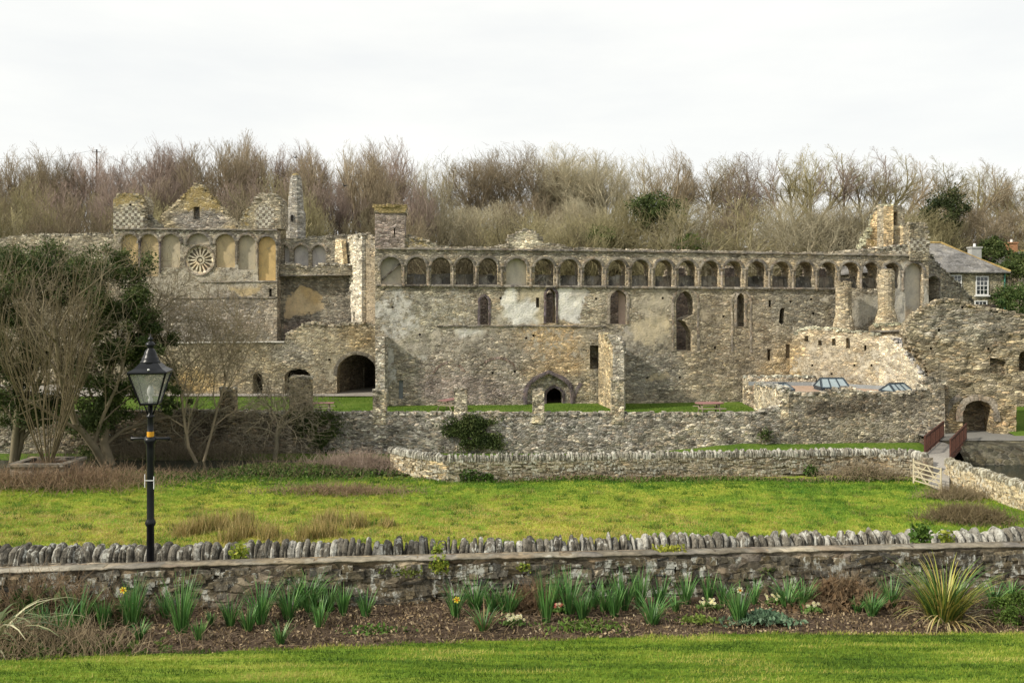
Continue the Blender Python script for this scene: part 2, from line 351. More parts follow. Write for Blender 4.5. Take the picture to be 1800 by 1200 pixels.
def jstone(mb, c, sx, sy, sz, rz, rng, col=None):
    v = []
    for k in range(8):
        x = (1 if k & 1 else -1) * sx * .5 * rng.uniform(.7, 1.05); y = (1 if k & 2 else -1) * sy * .5 * rng.uniform(.75, 1.05); z = (1 if k & 4 else -1) * sz * .5 * rng.uniform(.65, 1.05)
        v.append((c[0] + x * math.cos(rz) - y * math.sin(rz), c[1] + x * math.sin(rz) + y * math.cos(rz), c[2] + z))
    mb.add(v, [(0, 2, 3, 1), (4, 5, 7, 6), (0, 1, 5, 4), (2, 6, 7, 3), (0, 4, 6, 2), (1, 3, 7, 5)], col)
def wall(name, parent, pl, outer, holes, thick, mat, tint=(.26, .235, .19), patches=(), rag=.10, res=.34, seed=1, bulge=.035, stones=True, plas=(.45, .40, .30), topcol=None):
    rng = random.Random(seed); edgeflag = []; loop = []; tops = []
    for i, p in enumerate(outer):
        q = outer[(i + 1) % len(outer)]; a = Vector(pl.uv(p[0], p[1])); b = Vector(pl.uv(q[0], q[1])); ln = (b - a).length; r = len(p) > 2 and p[2]
        loop.append(tuple(a))
        if r:
            n = max(1, int(ln / .30)); pn = Vector((-(b - a).y, (b - a).x)).normalized()
            for k in range(1, n):
                c = a.lerp(b, k / n); o1 = rng.uniform(-rag, rag); loop.append(tuple(c + pn * o1 + Vector((rng.uniform(-.05, .05), 0))))
                if rng.random() < .5: loop.append(tuple(c + pn * (o1 + rng.uniform(-.5, .5) * rag) + (b - a).normalized() * .07))
            m = max(1, int(ln / .26))
            for k in range(m): tops.append(a.lerp(b, (k + rng.uniform(.2, .8)) / m))
        else:
            n = max(1, int(ln / (res * 1.6)))
            for k in range(1, n): loop.append(tuple(a.lerp(b, k / n)))
    hl = []
    for h in holes:
        hp = [tuple(pl.uv(x, y)) for x, y in h]; hl.append(hp)
    pts = [Vector(p) for p in loop]; edges = [(i, (i + 1) % len(loop)) for i in range(len(loop))]
    for hp in hl:
        b = len(pts); pts += [Vector(p) for p in hp]; edges += [(b + i, b + (i + 1) % len(hp)) for i in range(len(hp))]
    us = [p[0] for p in loop]; vs = [p[1] for p in loop]
    gx, gy = np.meshgrid(np.arange(min(us) + res / 2, max(us), res), np.arange(min(vs) + res / 2, max(vs), res))
    g = np.stack([gx.ravel(), gy.ravel()], 1); g += np.random.RandomState(seed).uniform(-.3, .3, g.shape) * res
    ins = pip(g[:, 0], g[:, 1], loop)
    for hp in hl: ins &= ~pip(g[:, 0], g[:, 1], hp)
    pts += [Vector(q) for q in g[ins]]
    r = delaunay_2d_cdt(pts, edges, [], 0, 1e-5)
    vo = np.array([(v.x, v.y) for v in r[0]]); tr = np.array([f for f in r[2] if len(f) == 3])
    ce = vo[tr].mean(1); keep = pip(ce[:, 0], ce[:, 1], loop)
    for hp in hl: keep &= ~pip(ce[:, 0], ce[:, 1], hp)
    tr = tr[keep]
    A = vo[tr[:, 0]]; B = vo[tr[:, 1]]; C_ = vo[tr[:, 2]]
    ar = (B[:, 0] - A[:, 0]) * (C_[:, 1] - A[:, 1]) - (B[:, 1] - A[:, 1]) * (C_[:, 0] - A[:, 0]); tr[ar < 0] = tr[ar < 0][:, ::-1]
    ec = {}
    for f in tr:
        for k in range(3):
            e = (int(f[k]), int(f[(k + 1) % 3])); ec[e] = 1
    bnd = [e for e in ec if (e[1], e[0]) not in ec]; bset = set(i for e in bnd for i in e)
    n = len(vo); Vf = []; Vb = []
    for i, (u, v) in enumerate(vo):
        o = 0 if i in bset else (noise.noise(Vector((u * 1.1, v * 1.4, seed))) * bulge * 1.6 + rng.uniform(-1, 1) * bulge * .5)
        Vf.append(pl.w(u, v, o)); Vb.append(pl.w(u, v, -thick))
    # middle ring along the thickness gives the reveals and tops a broken edge
    faces = [tuple(f) for f in tr] + [tuple(int(i) + n for i in f[::-1]) for f in tr] + [(e[1], e[0], e[0] + n, e[1] + n) for e in bnd]
    V = [tuple(v) for v in Vf + Vb]
    mb = MB(); mb.v = V; mb.f = faces; mb.c = [(1, 1, 1)] * len(V); nb = len(V)
    if stones:
        rz = math.atan2(pl.t.y, pl.t.x)
        for q in tops:
            for dd in (rng.uniform(.05, .25), rng.uniform(.3, .8)) if thick > .5 else (thick * .4,):
                c = pl.w(q.x, q.y + rng.uniform(-.04, .06), -min(dd, thick * .9)); jstone(mb, c, rng.uniform(.22, .5), rng.uniform(.25, .5), rng.uniform(.14, .32), rz + rng.uniform(-.3, .3), rng)
    Vn = np.array(mb.v); cl = colours(Vn, tint, patches, plas)
    if len(Vn) > nb:
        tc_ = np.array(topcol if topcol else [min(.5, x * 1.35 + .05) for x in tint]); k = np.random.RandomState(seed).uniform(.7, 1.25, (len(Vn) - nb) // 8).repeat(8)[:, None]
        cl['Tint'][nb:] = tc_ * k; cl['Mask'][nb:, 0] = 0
    return mk(name, Vn, mb.f, mat, parent, cl)
def facing(parent, pl, px0, px1, ztop, zbot, sx, sz, n, mat, tint, seed, proud=.03, name='face_stones'):
    """individually laid stones standing a little proud of a wall face"""
    rng = random.Random(seed); u0 = pl.uv(px0, 600)[0]; u1 = pl.uv(px1, 600)[0]; mb = MB(); rz = math.atan2(pl.t.y, pl.t.x)
    for k in range(n):
        u = rng.uniform(u0, u1); f = rng.random(); zt_ = ztop(u / (u1 - u0)) if callable(ztop) else ztop; v = zbot + (zt_ - zbot) * f; w_ = sx * rng.choice((.5, .7, 1, 1, 1.3, 1.7)) * rng.uniform(.8, 1.2); h = sz * rng.uniform(.55, 1.35)
        c = pl.w(u, v, -.05 + rng.uniform(0, proud)); kk = rng.uniform(.55, 1.5); wm_ = rng.uniform(-.03, .05); b0 = len(mb.v); jstone(mb, Vector((0, 0, 0)), w_, .16, h, 0, rng, tuple(max(.02, x * kk + y * wm_) for x, y in zip(tint, (1, .6, 0)))); a_ = rng.gauss(0, .10)
        for q in range(b0, b0 + 8): x, y, z = mb.v[q]; x, z = x * math.cos(a_) - z * math.sin(a_), x * math.sin(a_) + z * math.cos(a_); mb.v[q] = (c.x + x * math.cos(rz) - y * math.sin(rz), c.y + x * math.sin(rz) + y * math.cos(rz), c.z + z)
    return mb.build(name, mat, parent, False, True)
def arch(cx, w, top, bot, spring=None, pointed=False, n=7):
    if spring is None: spring = top + w * .6
    out = [(cx - w / 2, bot)]; L_ = []
    for k in range(n + 1):
        s = k / n
        if pointed: x = 1 - s ** 2.7; y = s
        else: x = math.cos(s * math.pi / 2); y = math.sin(s * math.pi / 2)
        L_.append((x * w / 2, spring - (spring - top) * y))
    out += [(cx - x, y) for x, y in L_] + [(cx + x, y) for x, y in L_[::-1][1:]] + [(cx + w / 2, bot)]
    return out
def rect(x0, y0, x1, y1): return [(x0, y1), (x0, y0), (x1, y0), (x1, y1)]
def band(name, parent, pl, path, width, proud, depth, mat, closed=False, jit=.01, seed=3, cols=None, mb=None):
    """moulding swept along a pixel path; width in metres to the left of the path"""
    rng = random.Random(seed); q = [Vector(pl.uv(*p)) for p in path]
    if not closed:                                   # densify straight strings
        o = []
        for a, b in zip(q[:-1], q[1:]):
            n = max(1, int((b - a).length / .6)); o += [a.lerp(b, k / n) for k in range(n)]
        q = o + [q[-1]]
    n = len(q); V = []
    for i, p in enumerate(q):
        a = q[(i - 1) % n] if (closed or i > 0) else p; b = q[(i + 1) % n] if (closed or i < n - 1) else p
        t = (b - a).normalized(); nn = Vector((-t.y, t.x)); j = rng.uniform(-jit, jit); wv = width * (1 + rng.uniform(-.12, .12) * (jit > 0))
        for (o, f) in ((0, -depth), (0, proud), (wv * .45, proud * 1.0), (wv, proud * .55), (wv, -depth)):
            r = p + nn * (o + j); V.append(pl.w(r.x, r.y, f))
    m = n if closed else n - 1; fs = []
    for i in range(m):
        for k in range(5): fs.append((i * 5 + k, ((i + 1) % n) * 5 + k, ((i + 1) % n) * 5 + (k + 1) % 5, i * 5 + (k + 1) % 5))
    if not closed: fs += [(0, 1, 2, 3, 4), tuple((n - 1) * 5 + k for k in (4, 3, 2, 1, 0))]
    if mb is not None: mb.add(V, fs); return
    return mk(name, V, fs, mat, parent, None)
def grid(name, xs, ys, hf, mat, parent=None, label=None, cat=None, kind='structure'):
    X, Y = np.meshgrid(xs, ys); Z = np.vectorize(hf)(X, Y); V = np.stack([X.ravel(), Y.ravel(), Z.ravel()], 1)
    nx, ny = len(xs), len(ys); i = np.arange(nx * ny).reshape(ny, nx)
    f = np.stack([i[:-1, :-1].ravel(), i[:-1, 1:].ravel(), i[1:, 1:].ravel(), i[1:, :-1].ravel()], 1)
    o = mk(name, V, f, mat, parent, None, True); tag(o, label, cat, None, kind); return o
def segmesh(segs, sides):
    """segs: (n,8) p0 p1 r0 r1 -> vertices, quads"""
    s = np.asarray(segs, float); p0 = s[:, :3]; p1 = s[:, 3:6]; t = p1 - p0; ln = np.linalg.norm(t, axis=1, keepdims=True); t = t / np.maximum(ln, 1e-6)
    ref = np.where(np.abs(t[:, 2:3]) > .9, np.array([[1., 0, 0]]), np.array([[0, 0, 1.]])); a = np.cross(t, ref); a /= np.linalg.norm(a, axis=1, keepdims=True); b = np.cross(t, a)
    V = []
    for (p, r) in ((p0 - t * ln * .02, s[:, 6:7]), (p1, s[:, 7:8])):
        for k in range(sides):
            an = 2 * math.pi * k / sides; V.append(p + (a * math.cos(an) + b * math.sin(an)) * r)
    V = np.stack(V, 1); n = len(s); Fs = []
    base = (np.arange(n) * 2 * sides)[:, None]
    for k in range(sides): Fs.append(base + np.array([[k, (k + 1) % sides, sides + (k + 1) % sides, sides + k]]))
    return V.reshape(-1, 3), np.concatenate(Fs, 0)
def leafmesh(pts, size, rs, up=.0, aspect=.6):
    """leaf quads (folded rhombs) at points, random directions"""
    n = len(pts); d = rs.normal(size=(n, 3)); d[:, 2] += up; d /= np.linalg.norm(d, axis=1, keepdims=True); e = np.cross(d, rs.normal(size=(n, 3))); e /= np.linalg.norm(e, axis=1, keepdims=True)
    s = (size * rs.uniform(.6, 1.3, n))[:, None]
    V = np.stack([pts - d * s * .5, pts + e * s * aspect * .5, pts + d * s * .5, pts - e * s * aspect * .5], 1)
    return V.reshape(-1, 3), (np.arange(n) * 4)[:, None] + np.array([[0, 1, 2, 3]])
def blades(pts, h, wd, rs, lean=.4):
    n = len(pts); an = rs.uniform(0, 6.283, n); dx = np.stack([np.cos(an), np.sin(an), np.zeros(n)], 1) * (wd * .5)
    ln = rs.normal(size=(n, 3)) * lean; ln[:, 2] = 1; hh = (h * rs.uniform(.5, 1.35, n))[:, None] if np.isscalar(h) else (h * rs.uniform(.6, 1.3, n))[:, None]
    V = np.stack([pts - dx, pts + dx, pts + ln * hh], 1); return V.reshape(-1, 3), (np.arange(n) * 3)[:, None] + np.array([[0, 1, 2]])
def grow(seed, height, nst=1, trunk_r=.18, levels=4, kids=(6, 5, 5, 4), spread=.9, upb=.25, fork=.25, wand=.16, ratio=.62, twig=.012, first=.28, tilt=0.0, env=None):
    rng = random.Random(seed); segs = []
    def br(p, d, ln, r, lv):
        n = 5 if lv == 0 else (4 if lv < levels else 3); q = p.copy(); dd = d.copy(); pts = [(q.copy(), dd.copy(), r)]
        for k in range(n):
            dd = (dd + Vector((rng.gauss(0, 1), rng.gauss(0, 1), rng.gauss(0, 1))) * wand + Vector((0, 0, upb * (.5 if lv < 2 else 1) * .35))).normalized()
            r1 = r * (1 - (k + 1) / n * .55) if lv < levels else max(twig * .5, r * (1 - (k + 1) / n * .7)); q2 = q + dd * ln / n
            segs.append((*q, *q2, pts[-1][2], r1, lv)); q = q2; pts.append((q.copy(), dd.copy(), r1))
        if lv >= levels: return
        nk = kids[lv]
        for k in range(nk):
            f = first + (1 - first) * (k + rng.uniform(.2, .9)) / nk if lv == 0 else .15 + .85 * (k + rng.random()) / nk
            i = min(int(f * n), n - 1); a, da, ra = pts[i]; b2, db, rb = pts[i + 1]; fr = f * n - i; pp = a.lerp(b2, min(1, fr)); dr = da.lerp(db, fr).normalized()
            o = dr.orthogonal().normalized(); o = (o * math.cos(k * 2.4 + lv) + dr.cross(o) * math.sin(k * 2.4 + lv)).normalized()
            sp = spread * rng.uniform(.6, 1.15) * (1 if lv else 1 - .3 * f); nd = (dr + o * sp).normalized()
            br(pp, nd, ln * ratio * rng.uniform(.75, 1.15) * (1.15 - .35 * f if lv == 0 else 1), max(twig, (ra * (1 - fr) + rb * fr) * .55), lv + 1)
        if lv: pass
    for s in range(nst):
        a = rng.uniform(0, 6.28); k = fork * (0 if nst == 1 else 1)
        d = Vector((math.cos(a) * k + tilt, math.sin(a) * k, 1)).normalized()
        br(Vector((math.cos(a) * .12 * (nst > 1), math.sin(a) * .12 * (nst > 1), -.2)), d, height * .62 * rng.uniform(.85, 1.05), trunk_r * rng.uniform(.8, 1.1), 0)
    sg = np.array(segs); hh = np.percentile(sg[:, 5], 99.7); k = height / hh; sg[:, :6] *= k
    if env:      # rounded crown: growth beyond an ellipsoid is left out
        cz, rz_, rx_ = height * env[0], height * (1 - env[0]), height * env[1]
        d = sg[:, 3:6] - np.array([0, 0, cz]); q = np.sqrt((d[:, 0] / rx_) ** 2 + (d[:, 1] / rx_) ** 2 + (np.maximum(d[:, 2], 0) / rz_) ** 2) + np.random.RandomState(seed).uniform(-.07, .05, len(sg)); sg = sg[(q < .97) | ((sg[:, 8] < 2) & (q < 1.0))]
        sg[:, :6] *= height / np.percentile(sg[:, 5], 99.8)
    return sg
def tree_parts(root, segs, color, lv_split=2, sides=5, ivy=None):
    loc = np.array(W[root.name]); sg = segs.copy(); sg[:, :3] += loc; sg[:, 3:6] += loc
    big = sg[sg[:, 8] < lv_split]; sm = sg[sg[:, 8] >= lv_split]
    v, f = segmesh(big, sides + 1); a = mk('trunk', v, f, M['bark'], root, None, True); a.color = color + (1,)
    v, f = segmesh(sm, 3); b = mk('crown', v, f, M['bark'], root); b.color = color + (1,)
    return a, b
def copy_tree(root, loc, rz, sc, label, group, color=None):
    r = root.copy(); COL.objects.link(r); r.location = loc; r.rotation_euler = (0, 0, rz); r.scale = sc; r['label'] = label; W[r.name] = Vector(loc)
    if group: r['group'] = group
    for ch in list(root.children):
        c = ch.copy(); COL.objects.link(c); c.parent = r
        if color and ch.name.split('.')[0] in ('trunk', 'crown'): c.color = color + (1,)
        for g2 in list(ch.children):
            d = g2.copy(); COL.objects.link(d); d.parent = c
    return r
class Raw(Plane):
    def __init__(s, ax, ay, bx, by):
        s.a = Vector((ax, ay)); s.b = Vector((bx, by)); s.t = (s.b - s.a).normalized(); s.n = Vector((s.t.y, -s.t.x))
    def uv(s, u, v): return (u, v)
def lerp(a, b, t): return a + (b - a) * max(0, min(1, t))
def pw(x, tab):
    if x <= tab[0][0]: return tab[0][1]
    for (a, b), (c, d) in zip(tab[:-1], tab[1:]):
        if x <= c: return b + (d - b) * (x - a) / (c - a)
    return tab[-1][1]
def nz3(x, y, s, k=0): return noise.noise(Vector((x * s, y * s, k)))
# ================================================================== ground
def h_meadow(x, y): return pw(y, [(13.0, 2.9), (14.5, 2.8), (22, .4), (29, -1.6), (36, -1.95), (50, -2.15)]) + nz3(x, y, .35) * .10 + nz3(x, y, 1.1, 3) * .07 - (1.2 if (x > 24.9 and y > 39) else 0)
def h_lawn(x, y): return pw(y, [(2, 5.0), (7.5, 4.45), (9.6, 4.20), (10.5, 4.0)]) + nz3(x, y, .5, 2) * .02
def lawn_edge(x):      # distance at which the lawn ends (it runs slightly towards the left)
    return pw(x, [(-9, 8.05), (-5.5, 8.55), (-3.0, 8.95), (0, 9.35), (3, 9.62), (9, 9.75)])
def h_bed(x, y): return 3.93 + nz3(x, y, .9, 5) * .04 + pw(y - lawn_edge(x), [(-.3, .16), (0.05, .14), (.35, .0), (.5, .03), (2.5, .0)])
def h_hill(x, y): return pw(y, [(84, -.1), (88, 1.2), (93, 5.5), (100, 9.5), (108, 12.5), (118, 15), (130, 16.5), (180, 17), (600, 17)]) + nz3(x, y, .06, 7) * 1.6 * min(1, max(0, (y - 86) / 12))
R_ = np.arange
base_sheet = grid('ground', np.array([-700, -300, -120, -60, 0, 60, 120, 300, 700.]), np.array([-60, 0, 11, 13, 30, 48, 90, 130, 300, 900.]), lambda x, y: pw(y, [(0, 3.6), (11, 2.6), (13, 2.5), (30, -3.2), (84, -3.2), (110, 6), (130, 12), (900, 12)]), M['hill'])
grid('lawn', np.linspace(-14, 14, 120), np.linspace(1.5, 9.8, 70), lambda x, y: h_lawn(x, y) if y < lawn_edge(x) + .02 else 3.9, M['lawn'])
grid('flower_bed', np.linspace(-14, 14, 160), np.linspace(7.9, 11.9, 50), h_bed, M['soil'])
grid('lane', np.linspace(-20, 20, 20), np.linspace(11.2, 15.0, 6), lambda x, y: 3.0, M['tarmac'])
grid('meadow', np.linspace(-60, 60, 420), np.linspace(13.5, 50.0, 180), h_meadow, M['meadow'])
def h_bank(x, y): return pw(y, [(51.8, -2.6), (52.8, -2.35), (55.0, -2.25 if x < 9 else lerp(-2.2, -1.85, (x - 9) / 6)), (57.2, -2.2 if x < 9 else lerp(-2.15, -1.55, (x - 9) / 6))]) + nz3(x, y, .8) * .05
grid('river_bank', np.linspace(-60, 27.4, 140), np.linspace(51.8, 57.4, 16), h_bank, M['yardgrass'])
grid('far_bank', np.linspace(27.6, 60, 60), np.linspace(51.5, 55.2, 12), lambda x, y: pw(y, [(51.5, -2.6), (52.3, -1.5), (53.0, -1.08), (55.2, -1.03)]) + nz3(x, y, 1.2) * .1, M['bankstone'])
grid('yard_path', np.linspace(27.3, 60, 12), np.linspace(54.9, 66.4, 8), lambda x, y: -1.0, M['tarmac'])
grid('yard_lawn', np.linspace(-60, 18.0, 70), np.linspace(57.1, 90, 40), lambda x, y: -.02 + nz3(x, y, .25) * .05, M['yardgrass'])
grid('inner_lawn', np.linspace(18.0, 80, 40), np.linspace(66.5, 90, 20), lambda x, y: -.02, M['yardgrass'])
grid('grass_slope', np.linspace(33.5, 70, 30), np.linspace(56.6, 66.5, 16), lambda x, y: pw(y, [(56.6, -1.05), (57.6, -.85), (66.5, 0.0)]), M['yardgrass'])
grid('gravel_path', np.linspace(-60, -9.8, 30), np.linspace(71.2, 90, 12), lambda x, y: .06, M['gravel'])
grid('hill', np.linspace(-170, 170, 150), np.concatenate([np.linspace(82, 135, 60), np.linspace(140, 600, 12)]), h_hill, M['hill'])
wm = MB(); wm.add([(-60, 49.2, -2.0), (23.4, 49.2, -2.0), (24.9, 41.0, -2.0), (60, 41.0, -2.0), (60, 53.5, -2.0), (-60, 53.5, -2.0)], [(0, 1, 2, 3, 4, 5)])
tag(wm.build('river_water', M['water']), None, None, None, 'structure')
# ================================================================== grass blades (stuff)
rs = np.random.RandomState(5)
def vn(a, s, k=0): return np.array([noise.noise(Vector((x * s, y * s, k))) for x, y in a])
def palette(n, cols, t):
    c = np.array(cols); t = np.clip(t, 0, .999) * (len(c) - 1); i = t.astype(int); f = (t - i)[:, None]; return c[i] * (1 - f) + c[i + 1] * f
# lawn
n = 150000; a = np.stack([rs.uniform(-8.5, 8.5, n), 6.6 + 3.4 * rs.uniform(0, 1, n) ** .8], 1)
ok = np.array([y < lawn_edge(x) + .04 * math.sin(x * 9) for x, y in a]) & (np.abs(a[:, 0]) < a[:, 1] * .64); a = a[ok]
z = np.array([h_lawn(x, y) for x, y in a]); v, f = blades(np.column_stack([a, z - .004]), .034, .009, rs, .5)
t = .44 + .30 * vn(a * [.6, 2.6], 1.0) + 1.0 * vn(a * [.7, 6.5], 1.0, 4) + .5 * vn(a * [3, 18.0], 1.0, 6) + rs.normal(0, .13, len(a))
c = palette(len(a), [(.045, .095, .010), (.125, .205, .02), (.26, .325, .035), (.44, .41, .11)], t)
tag(mk('lawn_grass', v, f, M['grass'], None, {'Tint': c.repeat(3, 0)}), 'short bright green mown grass of the garden lawn in the foreground', 'grass', None, 'stuff')
# meadow
n = 210000; yy = 30 + 18.6 * rs.uniform(0, 1, n) ** 1.0; xx = rs.uniform(-.63, .63, n) * yy; a = np.stack([xx, yy], 1)
ok = (xx < 24.0 - (46.6 - yy) * -.08) & (yy < 48.6); a = a[ok]
z = np.array([h_meadow(x, y) for x, y in a]); tuft = vn(a * [1, 1.6], .9, 9)
# the far left margin and the foot of the wall are greener, the middle yellower
yel = np.exp(-((a[:, 1] - 37) / 6.5) ** 2) * np.clip(1.0 - (a[:, 0] - 2) / 22, .15, 1)
t = .24 + .62 * yel + .28 * vn(a * [1, 2.0], .35, 2) + .42 * vn(a * [1, 1.8], 1.5, 6) + rs.normal(0, .12, len(a)) - .18 * (a[:, 1] > 45.5)
c = palette(len(a), [(.055, .15, .014), (.15, .26, .028), (.28, .355, .045), (.40, .35, .08), (.50, .40, .15)], t)
v, f = blades(np.column_stack([a, z - .02]), .11 + .10 * np.clip(tuft, 0, 1), .035, rs, .55)
nc = 900; cx_ = np.stack([rs.uniform(-.6, .6, nc), 30.5 + 17.5 * rs.uniform(0, 1, nc)], 1); cx_[:, 0] *= cx_[:, 1]; cx_ = cx_[cx_[:, 0] < 22]; k_ = 26; b = (cx_[:, None, :] + rs.normal(size=(len(cx_), k_, 2)) * [.16, .10]).reshape(-1, 2)
zb3 = np.array([h_meadow(x, y) for x, y in b]); v3, f3 = blades(np.column_stack([b, zb3 - .02]), .20, .035, rs, .6); c3 = palette(len(cx_), [(.04, .10, .012), (.08, .17, .02), (.13, .22, .03), (.30, .26, .09)], rs.uniform(0, 1, len(cx_))).repeat(k_, 0)
v, f, c = np.concatenate([v, v3]), np.concatenate([f, f3 + len(v)]), np.concatenate([c, c3])
tag(mk('meadow_grass', v, f, M['grass'], None, {'Tint': c.repeat(3, 0)}), 'tussocky yellow green pasture grass between the two field walls', 'grass', None, 'stuff')
# yard and bank grass
n = 60000; a = np.stack([rs.uniform(-30, 17.4, n), 57.6 + 13.7 * rs.uniform(0, 1, n) ** 1.4], 1); b = np.stack([rs.uniform(-22, 26, n // 3), rs.uniform(52.9, 56.8, n // 3)], 1)
a = a[(a[:, 0] > -9.6) & (a[:, 1] < 65.6) | (a[:, 0] <= -9.6) & (a[:, 1] < 71.3)]
z = np.zeros(len(a)); zb = np.array([h_bank(x, y) for x, y in b]); a = np.concatenate([a, b]); z = np.concatenate([z, zb])
v, f = blades(np.column_stack([a, z - .02]), .06, .05, rs, .5); t = .4 + .4 * vn(a, .8) + rs.normal(0, .15, len(a))
c = palette(len(a), [(.055, .115, .014), (.12, .20, .024), (.22, .27, .04)], t)
tag(mk('yard_grass', v, f, M['grass'], None, {'Tint': c.repeat(3, 0)}), 'short green grass of the palace yard and of the strip below its outer wall', 'grass', None, 'stuff')

# ================================================================== palace: long arcaded range
T0 = (.285, .255, .20)
rg = thing('palace_range', 'long ruined stone palace range with an open arcade of arches along its parapet', 'ruin', (8, 67, 0), None)
PM = Plane(660, 65, 1640, 69.0)
arcs = [(687, 36, 'b'), (732, 34, 'o'), (775, 34, 'o'), (817, 32, 'o'), (858, 33, 'o'), (908, 36, 'b'), (957, 34, 'o'), (1001, 32, 'o'), (1043, 32, 'o'), (1085, 31, 'o'), (1126, 31, 'o'), (1167, 31, 'o'), (1208, 31, 'o'), (1248, 31, 'o'), (1289, 31, 'o'), (1330, 31, 'o'), (1373, 31, 'o'), (1414, 31, 'o'), (1455, 31, 'o'), (1494, 33, 'o'), (1530, 29, 'o'), (1567, 30, 'o'), (1607, 32, 'b')]
def ay(x, l, r): return l + (r - l) * (x - 665) / 965
holes = []; archpaths = []
for cx, wd, k in arcs:
    top = ay(cx, 452, 463); bot = ay(cx, 500, 508) - .8
    if cx == 1607: bot = 566
    ap = arch(cx, wd, top, bot, top + 17, False, 8); holes.append(ap); archpaths.append((cx, wd, top, bot, k))
wins = [(arch(851, 14, 521, 571, 532, True), 'stone'), (arch(968.5, 17, 507, 568, 521, True), 'stone'), (arch(1087, 29, 509, 570, 527, True), 'wide'),
        (arch(1302, 14, 515, 574, 528, True), 'thin')]
big = [(1189, 617), (1189, 575), (1188, 535), (1190, 525), (1196, 515), (1205, 511), (1213, 516), (1219, 526), (1221, 545), (1220, 553), (1213, 556), (1202, 560), (1200, 563), (1206, 567), (1212, 576), (1217, 583), (1217, 617)]
slots = [rect(942, 523, 948, 540), rect(1351, 527, 1356, 540), rect(1349, 614, 1355, 634), rect(1381, 605, 1394, 629), rect(1037, 607, 1054, 648), rect(701, 668, 708.5, 701)]
rough = [(1369, 566), (1371, 545), (1374, 541), (1380, 541), (1380, 546), (1379, 552), (1379, 568), (1374, 572)]
holes += [a for a, _ in wins] + [big] + slots + [rough]
door_o = arch(965, 78, 656, 724, 697, True, 9); holes.append(door_o)
put = [(738, 588), (880, 524), (905, 653), (866, 655), (1165, 524), (1048, 525), (1390, 530), (1195, 663), (1138, 664), (1257, 611), (1430, 551), (1272, 556), (925, 594), (938, 590), (690, 540), (1426, 526), (1305, 688)]
for x, y in put: holes.append(rect(x - 2.0, y - 2.0, x + 2.0, y + 2.0))
out = [(660, 724), (659, 436, 0), (659, 408), (716, 414, 1), (735, 421, 1), (758, 424, 1), (768, 435, 1), (800, 437, 1), (855, 436, 1), (892, 432, 1), (895, 416, 1), (908, 411, 1), (925, 404, 1), (943, 410, 1), (950, 420, 1), (957, 429, 1), (985, 431, 1), (1000, 437, 1), (1100, 440, 1), (1200, 442, 1), (1330, 444, 1), (1450, 446, 1), (1520, 440, 1), (1545, 436, 1), (1590, 432, 1), (1632, 440, 0), (1633, 724)]
pw_ = [  # regional colours, plasters and stains of the long wall, and painted buttress shade
    ('t', 965, 605, 62, 40, (.44, .33, .20)), ('t', 960, 640, 60, 25, (.39, .30, .19)), ('t', 830, 640, 110, 60, (.29, .26, .22)), ('t', 740, 560, 60, 50, (.29, .27, .215)),
    ('t', 1150, 640, 60, 55, (.235, .22, .19)), ('t', 1270, 600, 90, 90, (.25, .215, .16)), ('t', 1420, 540, 70, 50, (.20, .185, .15)), ('t', 1380, 650, 40, 50, (.33, .265, .17)), ('t', 820, 690, 120, 28, (.27, .23, .21)),  # first tint paints the buttress's cast shade on the wall
    ('t', 1150, 450, 520, 12, (.27, .245, .20)), ('t', 1250, 480, 520, 20, (.38, .32, .23)),
    ('p', 695, 535, 36, 40, (.52, .50, .45), .60), ('p', 715, 580, 52, 44, (.53, .51, .46), .58), ('p', 750, 600, 50, 34, (.50, .48, .43), .52), ('p', 780, 540, 60, 30, (.47, .45, .39), .42), ('p', 688, 640, 18, 45, (.44, .42, .38), .68),
    ('p', 895, 520, 20, 20, (.70, .68, .62), .98), ('p', 915, 546, 28, 26, (.72, .70, .64), .98), ('p', 935, 562, 20, 10, (.66, .64, .58), .8), ('p', 938, 515, 24, 14, (.47, .41, .29), .8), ('p', 950, 550, 12, 20, (.46, .40, .28), .75),
    ('p', 1000, 530, 24, 30, (.71, .69, .63), .95), ('p', 1006, 556, 14, 14, (.66, .64, .60), .8), ('p', 1020, 518, 22, 12, (.50, .47, .41), .6),
    ('p', 885, 560, 14, 14, (.46, .42, .34), .7), ('p', 826, 582, 34, 7, (.60, .58, .53), .75), ('p', 845, 592, 12, 16, (.58, .56, .51), .65), ('p', 870, 475, 40, 40, (.40, .36, .29), .3),
    ('p', 1150, 580, 40, 30, (.48, .41, .29), .86), ('p', 1140, 530, 55, 26, (.42, .37, .28), .68), ('p', 1165, 612, 24, 16, (.40, .35, .26), .5), ('p', 1155, 664, 20, 8, (.42, .35, .24), .65), ('p', 1110, 600, 18, 30, (.37, .34, .29), .5), ('p', 1150, 480, 500, 26, (.36, .31, .24), .34),
    ('p', 1250, 540, 50, 30, (.34, .29, .21), .45), ('p', 1460, 519, 30, 8, (.52, .48, .40), .6), ('p', 1520, 545, 26, 30, (.44, .41, .34), .85), ('p', 1600, 520, 32, 60, (.42, .40, .345), .85),
    ('p', 900, 600, 260, 34, (.42, .38, .31), .44), ('p', 1240, 690, 120, 14, (.36, .30, .22), .42),
    ('c', 1580, 440, 60, 11, .72), ('c', 1480, 447, 60, 6, .5), ('t', 925, 420, 40, 14, (.46, .42, .33)), ('y', 740, 425, 50, 10, .5), ('y', 1340, 545, 30, 20, .35), ('y', 1385, 640, 24, 30, .42)]
wall('wall', rg, PM, out, holes, 1.75, M['palace'], T0, pw_, .13, .34, 11)
